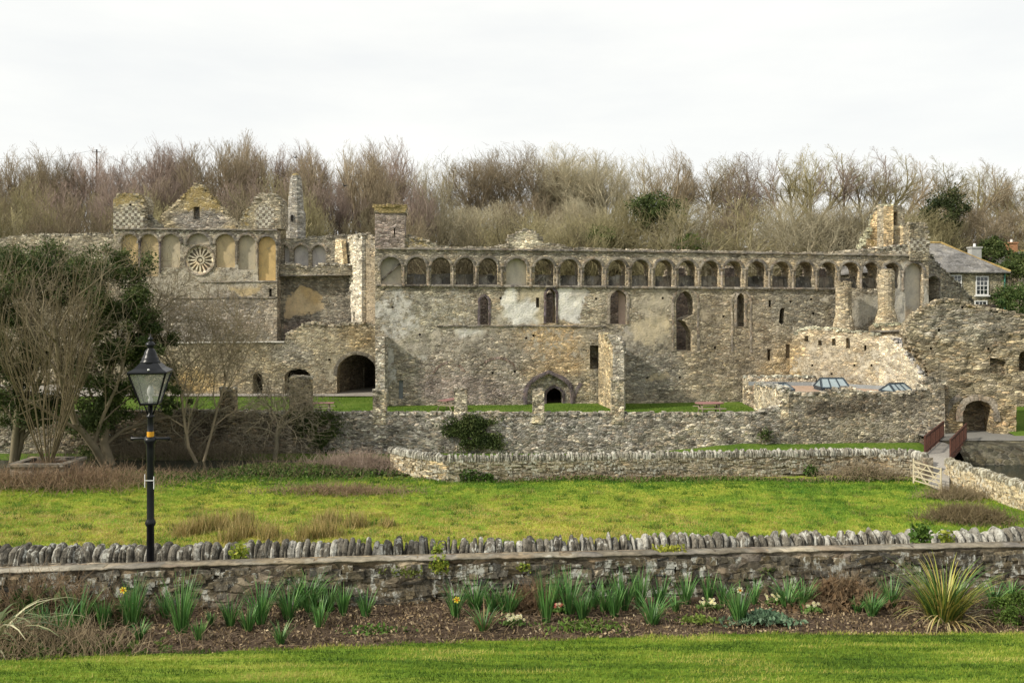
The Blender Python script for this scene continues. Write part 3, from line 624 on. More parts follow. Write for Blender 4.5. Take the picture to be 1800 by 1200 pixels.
# recess panels behind blind niches and the door
for i, (cx, wd, top, bot, k) in enumerate(archpaths):
    if k == 'b':
        wall('niche_back', rg, PM.off(-.5), rect(cx - wd * .7, top - 5, cx + wd * .7, bot + 4), [], .3, M['plaster'], (.36, .32, .25), [('p', cx, 480, 60, 60, (.47, .44, .37) if cx > 900 else (.36, .34, .29), 1)], 0, .5, 5 + i, 0, False)
b = MB()
for cx, wd, top, bot, k in archpaths:     # arch mouldings: one part per arch
    path = arch(cx, wd + 1, top - .5, top + 34, top + 17, False, 8)[1:-1]
    band('arch_moulding', rg, PM, [(cx - wd / 2 - .5, top + 24)] + path + [(cx + wd / 2 + .5, top + 24)], .20, .10, .02, M['cornice'], False, .015, int(cx))
    # low parapet of upright slabs seen inside each open arch
    if k == 'o':
        m = MB(); n_ = 4
        for s in range(n_):
            x0 = cx - wd / 2 - 3 + (wd + 6) * s / n_; x1 = cx - wd / 2 - 3 + (wd + 6) * (s + 1) / n_ - .4; yt = bot - 19 + random.Random(int(cx) + s).uniform(-1.5, 1.5)
            u0, v1 = PM.uv(x0, yt); u1, v0 = PM.uv(x1, bot + 2)
            q = [PM.w(u0, v0, -.42), PM.w(u1, v0, -.42), PM.w(u1, v1, -.72), PM.w(u0, v1, -.72), PM.w(u0, v0, -.95), PM.w(u1, v0, -.95), PM.w(u1, v1 - .02, -.95), PM.w(u0, v1 - .02, -.95)]
            m.add(q, [(0, 1, 2, 3), (3, 2, 6, 7), (0, 3, 7, 4), (1, 5, 6, 2), (5, 4, 7, 6)])
        m.build('parapet_slabs', M['slab'], rg)
# corbelled shafts between the arches
for (a, b_) in zip(archpaths[:-1], archpaths[1:]):
    x = (a[0] + a[1] / 2 + b_[0] - b_[1] / 2) / 2; m = MB()
    t_ = a[2] + 18; u, v = PM.uv(x, t_); u2, vb = PM.uv(x, a[3] if a[3] < 520 else 508); q0 = PM.w(u, v, .07); q1 = PM.w(u, vb, .07)
    m.tube([q1 + Vector((0, 0, -.28)), q1 + Vector((0, 0, -.05)), q1, q0], [.05, .17, .10, .10], 8); m.tube([q0, q0 + Vector((0, 0, .14)), q0 + Vector((0, 0, .2))], [.10, .19, .19], 8)
    m.build('shaft', M['dress'], rg)
band('cornice', rg, PM, [(661, 438.5), (800, 440), (1000, 442), (1300, 446), (1632, 451)], .16, .16, .02, M['cornice'], False, .02)
band('sill_string', rg, PM, [(661, 503), (900, 505), (1150, 507), (1475, 509.5)], .17, .17, .02, M['cornice'], False, .02)
band('lower_string', rg, PM, [(768, 574), (900, 573.5), (1066, 575)], .11, .08, .02, M['cornice'], False, .02)
for (a, k), wdt in zip(wins, (.20, .20, .22, .2)): band('window_frame', rg, PM, a, wdt, .06, .1, M['ashlar_dark'] if k == 'stone' else M['dress'], False, .01)
band('window_frame', rg, PM, arch(1205, 40, 507, 617, 532, True), .2, .05, .1, M['dress'], False, .04)
band('window_frame', rg, PM, arch(1303, 30, 512, 620, 530, True), .16, .05, .1, M['dress'], False, .05)
# second light: pier standing in the wide window
u, v = PM.uv(1091, 570); u2, v2 = PM.uv(1091, 512); m = MB(); q = PM.w(u, v, -.5)
m.prism([(q.x, q.y + .5), (q.x + .5, q.y), (q.x + .62, q.y + .5), (q.x + .5, q.y + .8)], v, v2); m.build('window_pier', simple('pinkish_plaster', (.50, .38, .32), .9, .12, 3), rg)
# doorway
dr = wall('doorway', rg, PM.off(-.38), arch(965, 84, 650, 724, 690, True, 8), [arch(974.5, 28, 681, 726, 697, True, 8)], .8, M['near'], (.24, .22, .19), [], 0, .3, 21, .02, False)
band('door_arch', rg, PM, arch(965, 77, 657, 717, 697, True, 10), .30, .12, .38, M['ashlar_dark'], False, .01)
band('inner_door_arch', dr, PM.off(-.38), arch(974.5, 28, 681, 718, 697, True, 8), .2, .07, .3, M['ashlar_dark'], False, .01)
band('blocked_arch', rg, PM, [(1010, 716), (1012, 700), (1016, 687), (1024, 675)], .3, .03, .02, M['ashlar_dark'], False, .02)
band('relieving_arch', rg, PM, [(763, 657), (768, 650), (776, 643), (788, 638)], .2, .02, .02, M['brickish'], False, .03)
band('relieving_arch', rg, PM, [(801, 641), (810, 648), (815, 654)], .2, .02, .02, M['brickish'], False, .03)
band('relieving_arch', rg, PM, [(852, 640), (862, 634), (875, 631), (888, 633), (900, 640), (906, 650)], .2, .02, .02, M['brickish'], False, .03)
for (x0, y0, x1, y1) in ((737, 497, 0, 0),): pass
for sx in ((671, 492, 703, 463), (937, 500, 957, 482)):      # remains of sloping stair slabs in two of the arches
    m = MB(); a = PM.w(*PM.uv(sx[0], sx[1]), -.25); b_ = PM.w(*PM.uv(sx[2], sx[3]), -.25); m.tube([a, b_], .08, 5); m.build('stair_slab', M['slab'], rg)
m = MB()
for sx in ((1381, 1394, 605, 629),):
    for k in range(4): a = PM.w(*PM.uv(1381.5 + k * 3.4, 629), -.35); b_ = PM.w(*PM.uv(1381.5 + k * 3.4, 605), -.35); m.box((a.x - .05, a.y - .03, a.z), (b_.x + .05, b_.y + .03, b_.z))
m.build('shutter', M['wood'], rg)
u, v = PM.uv(701, 702); u2, v2 = PM.uv(708.5, 668); q = PM.w(u, v, -.35); q2 = PM.w(u2, v2, -.35); m = MB(); m.box((q.x, q.y, q.z), (q2.x, q2.y + .1, q2.z)); m.build('slot_blocking', M['lead'], rg)
for r_ in ((1035, 605, 1056, 650),): wall('recess_back', rg, PM.off(-1.1), rect(1030, 600, 1062, 654), [], .2, M['near'], (.2, .18, .14), [], 0, .5, 8, 0, False)
# turret at the left end
PT = Plane(659, 64.9, 712, 65.1)
wall('turret', rg, PT, [(659, 438), (659, 374), (712, 374), (712, 438)], [rect(692, 401, 694.5, 416)], 2.2, M['palace'], (.27, .23, .20), [('t', 685, 400, 40, 40, (.27, .225, .205))], 0, .3, 31, .04, False)
wall('turret_cap', rg, PT.off(.10), [(657.5, 374), (657.5, 363, 1), (714, 362), (714, 374)], [], 2.4, M['palace'], (.3, .27, .2), [('y', 685, 367, 40, 12, 1.0)], .05, .25, 32, .04, True)
# buttresses, ragged cross wall
q = [P(1048, 700, 66.6), P(1077, 700, 62.9), P(1097, 700, 62.7), P(1100, 700, 66.6)]
PBl = Plane(1052, 66.2, 1077, 62.8); PBf = Plane(1077, 62.8, 1098, 62.6)
wall('buttress', rg, PBl, [(1052, 722), (1052, 584), (1056, 587, 1), (1062, 590, 1), (1070, 600, 1), (1077, 612), (1077, 722)], [], .6, M['palace'], (.36, .30, .20), [], .08, .3, 41)
wall('buttress_face', rg, PBf, [(1077, 722), (1077, 608), (1067, 588), (1085, 590, 1), (1094, 604, 1), (1097, 625), (1097, 722)], [], .9, M['palace'], (.33, .31, .27), [], .08, .3, 42)
PL = Plane(659, 64.2, 677, 64.1)
wall('corner_buttress', rg, PL, [(660, 722), (660, 592), (676, 592, 0), (677, 722)], [], 1.0, M['yard'], (.33, .31, .27), [], .05, .3, 43, .05, True)
# interior: vault floor keeps the undercroft dark; back and end walls
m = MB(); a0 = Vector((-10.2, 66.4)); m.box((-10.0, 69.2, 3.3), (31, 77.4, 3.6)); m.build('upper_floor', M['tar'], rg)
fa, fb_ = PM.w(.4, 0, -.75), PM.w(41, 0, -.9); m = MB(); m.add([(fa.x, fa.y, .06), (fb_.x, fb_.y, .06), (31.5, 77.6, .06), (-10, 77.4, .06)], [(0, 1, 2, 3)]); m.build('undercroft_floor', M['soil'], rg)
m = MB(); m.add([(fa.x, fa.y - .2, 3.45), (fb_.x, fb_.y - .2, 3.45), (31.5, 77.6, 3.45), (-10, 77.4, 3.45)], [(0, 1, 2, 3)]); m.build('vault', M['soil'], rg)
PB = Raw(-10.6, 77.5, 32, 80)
wall('rear_wall', rg, PB, [(0, -.2), (0, 9.0, 1), (9, 9.2, 1), (10, 9.9, 1), (12.6, 9.6, 1), (13.6, 8.8, 1), (22, 9.0, 1), (24.6, 9.2, 1), (25.2, 11.0, 1), (26.6, 11.1, 1), (27.2, 9.2, 1), (29.5, 9.0, 1), (30.2, 11.2, 1), (32, 11.0, 1), (32.5, 9.2, 1), (38, 9.6, 1), (38.5, 11.4, 1), (40, 11.0, 1), (42.6, 9), (42.6, -.2)], [], 1.1, M['near'], (.045, .037, .032), [], .15, .7, 51, topcol=(.4, .35, .27))  # near-black tint puts the interior's shade into the stone colour
wall('end_wall', rg, Raw(-9.9, 66.5, -10.0, 77.4), [(0, -.1), (0, 11.2, 1), (4, 9.5, 1), (11, 9.3), (11, -.1)], [], .45, M['palace'], (.3, .26, .2), [], .12, .7, 52)
wall('end_wall', rg, Raw(33.6, 80, 33.2, 70.4), [(0, -.1), (0, 8.8, 1), (9.5, 10.5), (9.5, -.1)], [], 1.2, M['palace'], (.3, .26, .2), [], .12, .7, 53)
# ruined stair tower at the right end
PA = Plane(1524, 73, 1553, 69.6); PA2 = Plane(1553, 69.6, 1588, 69.9)
wall('stair_tower', rg, PA, [(1526, 460), (1528, 425, 1), (1529, 392, 1), (1535, 374, 1), (1545, 362, 1), (1553, 362), (1553, 460)], [], .8, M['palace'], (.47, .37, .23), [('y', 1545, 390, 20, 40, .4)], .1, .3, 61)  # left face: sunlight painted as a paler tint than the front
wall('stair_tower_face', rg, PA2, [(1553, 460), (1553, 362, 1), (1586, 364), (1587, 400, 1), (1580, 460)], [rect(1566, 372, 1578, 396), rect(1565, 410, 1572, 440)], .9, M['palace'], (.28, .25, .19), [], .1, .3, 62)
wall('tower_back', rg, Plane(1540, 72.4, 1590, 72.6), [(1540, 460), (1540, 366, 1), (1590, 368), (1590, 460)], [], .5, M['palace'], (.2, .18, .14), [], .1, .5, 63)
PC = Plane(1572, 70.5, 1602, 68.6); PC2 = Plane(1602, 68.6, 1632, 68.8)
wall('tower_stub', rg, PC, [(1568, 458), (1573, 395, 1), (1600, 397), (1602, 458)], [], .8, M['palace'], (.46, .38, .25), [('c', 1600, 445, 30, 12, .6)], .12, .3, 64)  # sunlight on this side is put into its lighter tint
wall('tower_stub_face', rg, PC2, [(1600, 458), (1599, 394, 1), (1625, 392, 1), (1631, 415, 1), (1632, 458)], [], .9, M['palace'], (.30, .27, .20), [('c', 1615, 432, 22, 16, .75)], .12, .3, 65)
wall('stair_gable', rg, Plane(1500, 70.8, 1560, 71), [(1500, 455), (1512, 440, 1), (1524, 420, 1), (1532, 398), (1560, 398), (1562, 455)], [], .8, M['palace'], (.42, .34, .22), [('y', 1530, 430, 24, 20, .5)], .14, .3, 66)
# descending end wall with arch
PE = Plane(1626, 69.6, 1712, 75)
wall('stepped_end_wall', rg, PE, [(1626, 640), (1626, 440), (1634, 444, 1), (1645, 462, 1), (1662, 478, 1), (1685, 498, 1), (1712, 530), (1712, 640)], [arch(1640, 20, 486, 532, 496)], 1.0, M['coarse'], (.20, .185, .15), [], .12, .34, 67)
band('end_arch', rg, PE, arch(1640, 21, 485, 530, 496), .22, .06, .05, M['cornice'])
for (px, d, yb, yt, r) in ((1488, 66.4, 582, 498, .60), (1564, 66.2, 580, 476, .62)):      # broken round chimney shafts
    c_ = P(px, yb, d); ct = P(px, yt, d); rr = random.Random(px); m = MB(); prof = []
    nn = 12
    for k in range(nn + 1):
        s = k / nn; prof.append((r * (1.0 + (.55 * max(0, .35 - s) / .35 if True else 0)) * rr.uniform(.96, 1.05), (ct.z - c_.z) * s - .3 * (k == 0)))
    m.lathe((c_.x, c_.y + r, c_.z), prof, 14)
    for k in range(26): an = rr.uniform(0, 6.28); jstone(m, Vector((c_.x + math.cos(an) * r * rr.uniform(.3, .9), c_.y + r + math.sin(an) * r * rr.uniform(.3, .9), ct.z + rr.uniform(-.05, .12))), .35, .3, .2, an, rr)
    V = np.array(m.v); mk('chimney_shaft', V, m.f, M['palace'], rg, colours(V, (.33, .285, .205), []))
# inner walls to the right, sunlight put into their pale tints
PF = Plane(1388, 67.4, 1545, 63.2); PG = Plane(1545, 63.2, 1648, 57.9)
lw = wall('kitchen_wall', rg, PF, [(1388, 735), (1388, 606), (1396, 590, 1), (1405, 580, 1), (1425, 576, 1), (1475, 580, 1), (1510, 584, 1), (1545, 590), (1545, 735)],
     [rect(1414, 590, 1421, 600), rect(1438, 598, 1445, 607), rect(1462, 595, 1469, 607), rect(1487, 594, 1494, 612), rect(1519, 606, 1523, 616)] + [rect(x, y, x + 3.5, y + 4) for x, y in ((1460, 655), (1426, 640), (1500, 640), (1530, 640))], .7, M['palace'], (.38, .33, .245), [('p', 1450, 640, 90, 40, (.47, .42, .33), .5), ('p', 1530, 650, 30, 40, (.54, .50, .41), .5), ('t', 1395, 650, 20, 50, (.40, .31, .18))], .14, .32, 71)
wall('kitchen_return', rg, PG, [(1545, 735), (1545, 592), (1552, 590), (1568, 594, 1), (1582, 606, 1), (1600, 632, 1), (1620, 655, 1), (1640, 684), (1648, 690), (1648, 735)], [], .8, M['palace'], (.48, .44, .35), [('p', 1580, 640, 50, 50, (.58, .54, .45), .45)], .16, .32, 72)
wall('kitchen_upper', rg, Plane(1500, 65.4, 1612, 64.6), [(1535, 640), (1530, 575), (1536, 571, 1), (1600, 570), (1602, 660)], [arch(1555, 22, 592, 640, 606)], .6, M['palace'], (.40, .33, .22), [], .1, .32, 73)
band('ledge', rg, Plane(1500, 65.4, 1612, 64.6), [(1530, 584), (1602, 582)], .14, .14, .02, M['cornice'])

# ================================================================== wheel-window wing
gb = thing('palace_wing', 'ruined gabled stone wing with a round wheel window and chequered turrets on its parapet', 'ruin', (-27, 78, 0))
PW = Plane(200, 76, 487, 76)
wa = [(228, 30, 412, 480), (262, 33, 412, 486), (300, 33, 412, 470), (349, 40, 411, 452), (396, 34, 412, 470), (434, 30, 414, 474), (469, 31, 416, 493)]
hw = [arch(cx, w_, t_, b_, t_ + w_ * .5, False, 8) for cx, w_, t_, b_ in wa]
wc = (351, 457); hw[3] = [(329, 430)] + arch(349, 40, 411, 430, 429, False, 8)[1:-1] + [(369, 430)]
hw += [rect(473, 507, 477.5, 521), rect(381, 518.5, 385, 521), rect(428, 468, 433, 473)]
ochre = (.50, .37, .19)
pg_ = [('t', 390, 560, 110, 50, (.235, .215, .195)), ('t', 300, 590, 120, 30, (.22, .205, .18)), ('p', 330, 500, 140, 26, (.42, .38, .31), .6), ('p', 430, 485, 40, 30, (.44, .40, .33), .62), ('p', 430, 512, 36, 9, (.46, .36, .21), .75), ('p', 300, 450, 100, 45, (.44, .40, .32), .45),
       ('c', 345, 407, 170, 8, .68), ('c', 225, 385, 34, 36, .68), ('y', 345, 403, 150, 5, .3), ('p', 462, 548, 10, 8, (.48, .38, .24), .6), ('t', 410, 600, 80, 14, (.2, .19, .16))]
def circ(cx, cy, r, n=28): return [(cx + r * math.cos(2 * math.pi * k / n), cy + r * math.sin(2 * math.pi * k / n)) for k in range(n)]
ci = circ(wc[0], wc[1], 27.5)
wall('wall', gb, PW, [(200, 720), (200, 404), (202, 401), (487, 404, 0), (487, 720)], hw + [ci], 1.2, M['palace'], (.28, .25, .20), pg_, .06, .34, 81)
for i, (cx, w_, t_, b_) in enumerate(wa):
    col = (ochre, (.46, .36, .21), (.42, .36, .26), (.40, .36, .28), (.44, .35, .21), (.40, .35, .26), (.54, .38, .17))[i]
    wall('niche_back', gb, PW.off(-.28), rect(cx - w_ * .6, t_ - 3, cx + w_ * .6, (b_ if i != 3 else 431) + 3), [], .3, M['plaster'], (.28, .25, .2), [('p', cx, 440, 40, 80, col, 1)], 0, .4, 90 + i, .0, False)
    path = arch(cx, w_ + 1, t_ - .5, t_ + w_ * .55, t_ + w_ * .5, False, 8)[1:-1]
    band('arch_moulding', gb, PW, path, .24, .12, .02, M['cornice'], False, .01)
    if i not in (3,):
        m = MB(); u, v = PW.uv(cx + w_ / 2 + 3.5, t_ + w_ * .5); u, vb = PW.uv(cx + w_ / 2 + 3.5, b_ - 6)
        if i < 6 and i != 2: m.tube([PW.w(u, vb, .05), PW.w(u, v, .05)], .09, 8); m.tube([PW.w(u, v, .05), PW.w(u, v + .25, .05)], [.1, .2], 8); m.build('shaft', M['ashlar_dark'] if i < 2 else M['dress'], gb)
band('cornice', gb, PW, [(201, 403.5), (487, 406)], .15, .20, .02, M['cornice'], False, .02)
band('string', gb, PW, [(350, 496.5), (486, 496)], .09, .08, .02, M['cornice'], False, .01)
band('string', gb, PW, [(300, 524.5), (486, 524)], .09, .08, .02, M['cornice'], False, .01)
# wheel window: rim, back plate, hub, sixteen spokes with cusped heads
wh = thing('x', 'x', 'x') ; bpy.data.objects.remove(wh)
wu, wv = PW.uv(*wc); R = 27 / F * 76
rim = band('wheel_rim', gb, PW, circ(wc[0], wc[1], 27.5)[::-1], .17, .10, .25, M['dress'], True, 0)
wall('wheel_back', gb, PW.off(-.30), circ(wc[0], wc[1], 29), [], .2, M['plaster'], (.42, .36, .26), [('p', 351, 457, 60, 60, (.22, .185, .14), 1)], 0, .3, 99, 0, False)  # dark colour paints shade between the spokes for depth
m = MB()
def ring(m, r0, r1, f0, f1, n=32):
    V = []
    for k in range(n):
        a = 2 * math.pi * k / n
        for (r, f) in ((r0, f0), (r0, f1), (r1, f1), (r1, f0)): V.append(PW.w(wu + r * math.cos(a), wv + r * math.sin(a), f))
    m.add(V, [(k * 4 + j, ((k + 1) % n) * 4 + j, ((k + 1) % n) * 4 + (j + 1) % 4, k * 4 + (j + 1) % 4) for k in range(n) for j in range(3)])
ring(m, R * .84, R * 1.02, -.28, -.06); m.build('wheel_tracery', M['wheel'], gb)
m = MB(); ring(m, R * .20, R * .31, -.28, -.06, 20); ring(m, .02, R * .12, -.28, -.1, 12); m.build('wheel_hub', M['wheel'], gb)
for k in range(16):
    a = 2 * math.pi * k / 16; m = MB(); c, s = math.cos(a), math.sin(a)
    def qq(r, o, f): return PW.w(wu + r * c - o * s, wv + r * s + o * c, f)
    V = [qq(R * .29, -.055, -.28), qq(R * .29, .055, -.28), qq(R * .29, .055, -.1), qq(R * .29, -.055, -.1), qq(R * .92, -.065, -.28), qq(R * .92, .065, -.28), qq(R * .92, .065, -.1), qq(R * .92, -.065, -.1)]
    m.add(V, [(0, 1, 5, 4), (1, 2, 6, 5), (2, 3, 7, 6), (3, 0, 4, 7)])
    for sg in (-1, 1):
        V = [qq(R * .72, sg * .035, -.11), qq(R * .92, sg * .035, -.11), qq(R * .88, sg * R * .19, -.11), qq(R * .74, sg * R * .10, -.11)]; m.add(V, [(0, 1, 2, 3) if sg < 0 else (0, 3, 2, 1)])
    m.build('spoke', M['wheel'], gb)
# parapet turrets, gable, spire
wall('turret', gb, PW.off(.03), [(199, 402), (199, 350), (204, 345), (205, 342, 1), (245, 342, 1), (250, 352, 1), (251, 385), (252, 402)], [rect(227, 358, 231, 362)], 2.4, M['palace'], (.30, .27, .20), [('c', 222, 388, 34, 22, .85), ('y', 228, 352, 34, 12, .62)], .08, .3, 101)
wall('turret', gb, PW.off(-.1), [(446, 402), (446, 360, 1), (452, 345, 1), (462, 341, 1), (482, 342, 1), (492, 350, 1), (494, 365), (494, 402)], [], 2.4, M['palace'], (.29, .26, .2), [('c', 472, 378, 24, 26, .78)], .09, .3, 102)
wall('turret_slope', gb, PW.off(-1.0), [(418, 404), (420, 392, 1), (432, 374, 1), (442, 362, 1), (450, 350), (455, 404)], [], .7, M['palace'], (.24, .22, .16), [('y', 436, 380, 20, 14, .5)], .12, .3, 103)
wall('turret_slope', gb, PW.off(-1.0), [(248, 404), (248, 368), (258, 378, 1), (270, 390, 1), (282, 398, 1), (284, 404)], [], .7, M['palace'], (.22, .21, .17), [], .12, .3, 104)
PGb = Plane(280, 80, 420, 80)
wall('gable', gb, PGb, [(276, 420), (282, 381, 1), (300, 368, 1), (318, 350, 1), (334, 333, 1), (345, 322, 1), (354, 327, 1), (370, 345, 1), (386, 362, 1), (408, 385, 1), (420, 398, 0), (420, 420)], [rect(340, 363.5, 351, 385)], .9, M['palace'], (.30, .26, .17), [('y', 350, 350, 45, 30, .62), ('t', 350, 385, 60, 14, (.24, .225, .2))], .16, .3, 105)
wall('gable_window_back', gb, PGb.off(-.5), rect(336, 360, 355, 388), [], .2, M['near'], (.17, .165, .15), [], 0, .4, 106, 0, False)
c_ = P(516, 420, 82); m = MB(); px_ = 82 / F
m.lathe((c_.x, c_.y + .9, c_.z), [(17 * px_, -1), (17 * px_, 47 * px_), (15.5 * px_, 50 * px_), (14 * px_, 52 * px_), (12.5 * px_, 80 * px_), (10 * px_, 108 * px_), (9 * px_, 110 * px_), (6 * px_, 116 * px_), (2 * px_, 118 * px_)], 8, rot=math.pi / 8)
V = np.array(m.v); Fq = m.f; mk('stair_turret', V, Fq, M['palace'], gb, colours(V, (.27, .26, .235), [('y', 516, 305, 16, 8, .8), ('y', 505, 360, 5, 40, .4)]))
m = MB(); q = P(513, 388, 82 - .05); m.prism([(q.x - .1, q.y - .02), (q.x + .1, q.y - .02), (q.x + .1, q.y + .2), (q.x - .1, q.y + .2)], q.z, q.z + .55); m.build('turret_slit', M['tar'], gb)  # black block; the slit's darkness is only its colour
# recessed wall; broken end with sunlight put into its pale tint
PR = Plane(487, 77.6, 640, 77.6)
hr = [arch(500, 18, 431, 462, 442, True), arch(529, 26, 430, 468, 443, True), arch(560, 25, 431, 470, 445, True)]
wall('hall_wall', gb, PR, [(480, 720), (480, 424), (486, 420), (540, 418, 1), (600, 414, 1), (640, 414), (640, 720)], hr, 1.0, M['palace'], (.22, .205, .17), [('p', 527, 533, 44, 22, (.56, .44, .27), .95), ('p', 505, 540, 20, 22, (.55, .43, .27), .8), ('p', 545, 520, 26, 10, (.47, .35, .19), .9), ('t', 560, 480, 60, 30, (.2, .185, .15)), ('t', 520, 585, 60, 20, (.2, .17, .15))], .1, .34, 111)
for i, (cx, w_) in enumerate(((500, 18), (529, 26), (560, 25))):
    wall('niche_back', gb, PR.off(-.4), rect(cx - w_ * .7, 426, cx + w_ * .7, 474), [], .3, M['plaster'], (.3, .28, .25), [('p', cx, 450, 40, 60, (.42, .40, .38), 1)], 0, .5, 115 + i, 0, False)
    band('arch_moulding', gb, PR, arch(cx, w_, 430, 448, 443, True)[1:-1], .22, .12, .02, M['dress'], False, .02)
wall('broken_parapet', gb, PR.off(.9), [(486, 483), (487, 468, 1), (505, 463, 1), (525, 466, 1), (540, 472, 1), (552, 470, 1), (560, 464, 1), (600, 465, 1), (618, 466), (618, 484)], [], .9, M['palace'], (.23, .21, .165), [], .13, .3, 118, topcol=(.5, .47, .4))
band('string', gb, PR.off(.9), [(486, 485.5), (618, 484)], .1, .1, .6, M['cornice'])
wall('wall_return', gb, Raw(-21.25, 82, -21.25, 77.3), [(0, 0), (0, 12.6), (4.5, 13.0), (4.5, 0)], [], .5, M['palace'], (.22, .2, .16), [], 0, .6, 119, .03, False)
PS = Plane(636, 75.5, 662, 75.0)
wall('porch_wall', gb, PS, [(636, 586), (634, 416), (640, 410, 1), (662, 420), (664, 586)], [], 1.0, M['palace'], (.34, .29, .215), [('p', 650, 520, 22, 130, (.42, .35, .25), .55), ('t', 650, 425, 20, 12, (.26, .24, .2))], .08, .34, 121)
PS2 = Plane(612, 77.5, 636, 75.2)
wall('broken_end', gb, PS2, [(618, 575), (616, 520, 1), (615, 450, 1), (611, 424), (612, 418, 1), (636, 412), (636, 575, 1)], [rect(621, 548, 624, 564)], .7, M['palace'], (.60, .56, .47), [('p', 625, 480, 30, 140, (.66, .62, .52), .4)], .22, .3, 122, .14, topcol=(.6, .56, .46))
wall('broken_end', gb, Plane(590, 77.4, 601, 76.9), [(588, 466), (590, 420), (600, 420), (604, 466)], [], .5, M['palace'], (.55, .47, .33), [], .2, .3, 123, .1)
# ================================================================== low wall with vault
lv = thing('vaulted_wall', 'low ruined stone wall with a wide dark vaulted archway beside the long range', 'ruin', (-20, 73, 0))
PV = Plane(300, 73, 660, 73)
vault = [(592, 700), (592, 660)] + [(592 + 35 * (1 - math.cos(a)), 655 - 32 * math.sin(a)) for a in [k * math.pi / 12 for k in range(1, 12)]] + [(661.5, 660), (661.5, 700)]
hv = [arch(453, 17, 655, 700, 663, True), arch(523, 46, 648, 700, 662), rect(393, 652, 397, 668), rect(417, 649.5, 421, 653), rect(577, 630, 581, 634), rect(335, 660, 337, 672)]
wall('wall', lv, PV, [(180, 715), (180, 606), (300, 603, 0), (500, 602, 0), (503, 587, 1), (515, 582, 1), (535, 570, 1), (556, 566, 1), (575, 574, 1), (590, 574, 1), (600, 570, 1), (640, 568, 1), (664, 574), (664, 715)], hv + [vault], 1.3, M['palace'], (.27, .24, .18),
     [('t', 400, 640, 120, 40, (.26, .225, .16)), ('t', 345, 670, 50, 20, (.36, .27, .13)), ('t', 625, 592, 34, 22, (.27, .22, .14)), ('p', 575, 650, 12, 30, (.40, .36, .28), .5), ('t', 520, 620, 40, 16, (.27, .25, .21))], .10, .34, 131)
band('vault_arch', lv, PV, vault[1:-1], .3, .04, .02, M['cornice'], False, .03)
band('coping', lv, PV, [(290, 603.5), (500, 602)], .10, .10, .5, simple('pale_capping', (.42, .40, .35), .9, .4, 9), False, .02)
m = MB()     # the tunnel behind the arch, its shade put into a dark tint
vb = [PV.uv(x, y) for x, y in vault]; nV = len(vb); V = [PV.w(u, v, -1.25) for u, v in vb] + [PV.w(u + 3.4, v, -9) for u, v in vb]
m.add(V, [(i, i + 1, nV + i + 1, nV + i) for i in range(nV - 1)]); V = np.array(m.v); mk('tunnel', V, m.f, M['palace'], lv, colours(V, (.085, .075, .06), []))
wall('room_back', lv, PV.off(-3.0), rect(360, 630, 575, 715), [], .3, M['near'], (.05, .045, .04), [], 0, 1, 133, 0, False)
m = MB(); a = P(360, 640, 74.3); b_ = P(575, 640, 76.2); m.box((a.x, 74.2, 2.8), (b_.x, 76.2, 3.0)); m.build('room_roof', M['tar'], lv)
# far left ruin wall
fl = wall('ruined_wall', None, Plane(-60, 82, 210, 80), [(-80, 720), (-80, 424), (0, 420, 1), (60, 412, 1), (120, 414, 1), (170, 411, 1), (200, 416), (205, 720)], [], 1.0, M['palace'], (.25, .23, .18), [], .16, .5, 141)
tag(fl, 'ragged high stone wall behind the ivy clad tree, left of the wheel window wing', 'ruin')

# ================================================================== annex
ax = thing('palace_annex', 'low stone annex with a flat copper coloured roof and three glazed roof lights', 'building', (23, 57, -1.5))
PX = Plane(1371, 57.0, 1662, 57.6); PXl = Plane(1325, 62.4, 1371, 57.0)
wall('front_wall', ax, PX, [(1371, 800), (1371, 684, 1), (1395, 692, 1), (1420, 694, 1), (1470, 688, 1), (1495, 681, 1), (1506, 686, 1), (1520, 693, 1), (1580, 692, 1), (1622, 688, 1), (1628, 668, 1), (1640, 664, 1), (1660, 672), (1662, 790)], [], .7, M['yard'], (.25, .225, .18), [('t', 1480, 715, 120, 16, (.115, .10, .08)), ('t', 1600, 712, 40, 20, (.14, .125, .10)), ('t', 1385, 740, 22, 50, (.22, .20, .165)), ('t', 1645, 720, 14, 50, (.32, .29, .23))], .1, .3, 151, topcol=(.42, .39, .32))
wall('side_wall', ax, PXl, [(1325, 720), (1325, 674, 1), (1345, 677, 1), (1371, 682), (1371, 735)], [rect(1354, 712, 1356, 715)], .6, M['yard'], (.44, .39, .30), [('p', 1350, 700, 30, 20, (.52, .47, .37), .5)], .07, .3, 152)  # lit side: sunlight put into a paler tint than the front wall
a = [(17.95, 61.9), (18.4, 57.7), (28.0, 58.2), (28.0, 64.2), (24, 65.2), (18.6, 66.0)]
m = MB(); m.prism(a, 1.2, 1.50); m.build('roof', M['copper'], ax)
m = MB()
for (p, q) in (((18.2, 65.6), (22.9, 65.2)), ((22.9, 65.2), (27.6, 62.0))):
    t_ = (Vector(q) - Vector(p)).normalized() * .0; n_ = Vector((-(q[1] - p[1]), q[0] - p[0])).normalized() * .12; m.prism([p, q, (q[0] + n_.x, q[1] + n_.y), (p[0] + n_.x, p[1] + n_.y)], 1.5, 1.78)
m.build('upstand', M['lead'], ax)
wall('rear_parapet', ax, Raw(18.0, 66.3, 23.5, 66.0), [(0, -.5), (0, 2.1, 1), (5.5, 2.1), (5.5, -.5)], [], .4, M['yard'], (.4, .35, .27), [], .06, .4, 155)
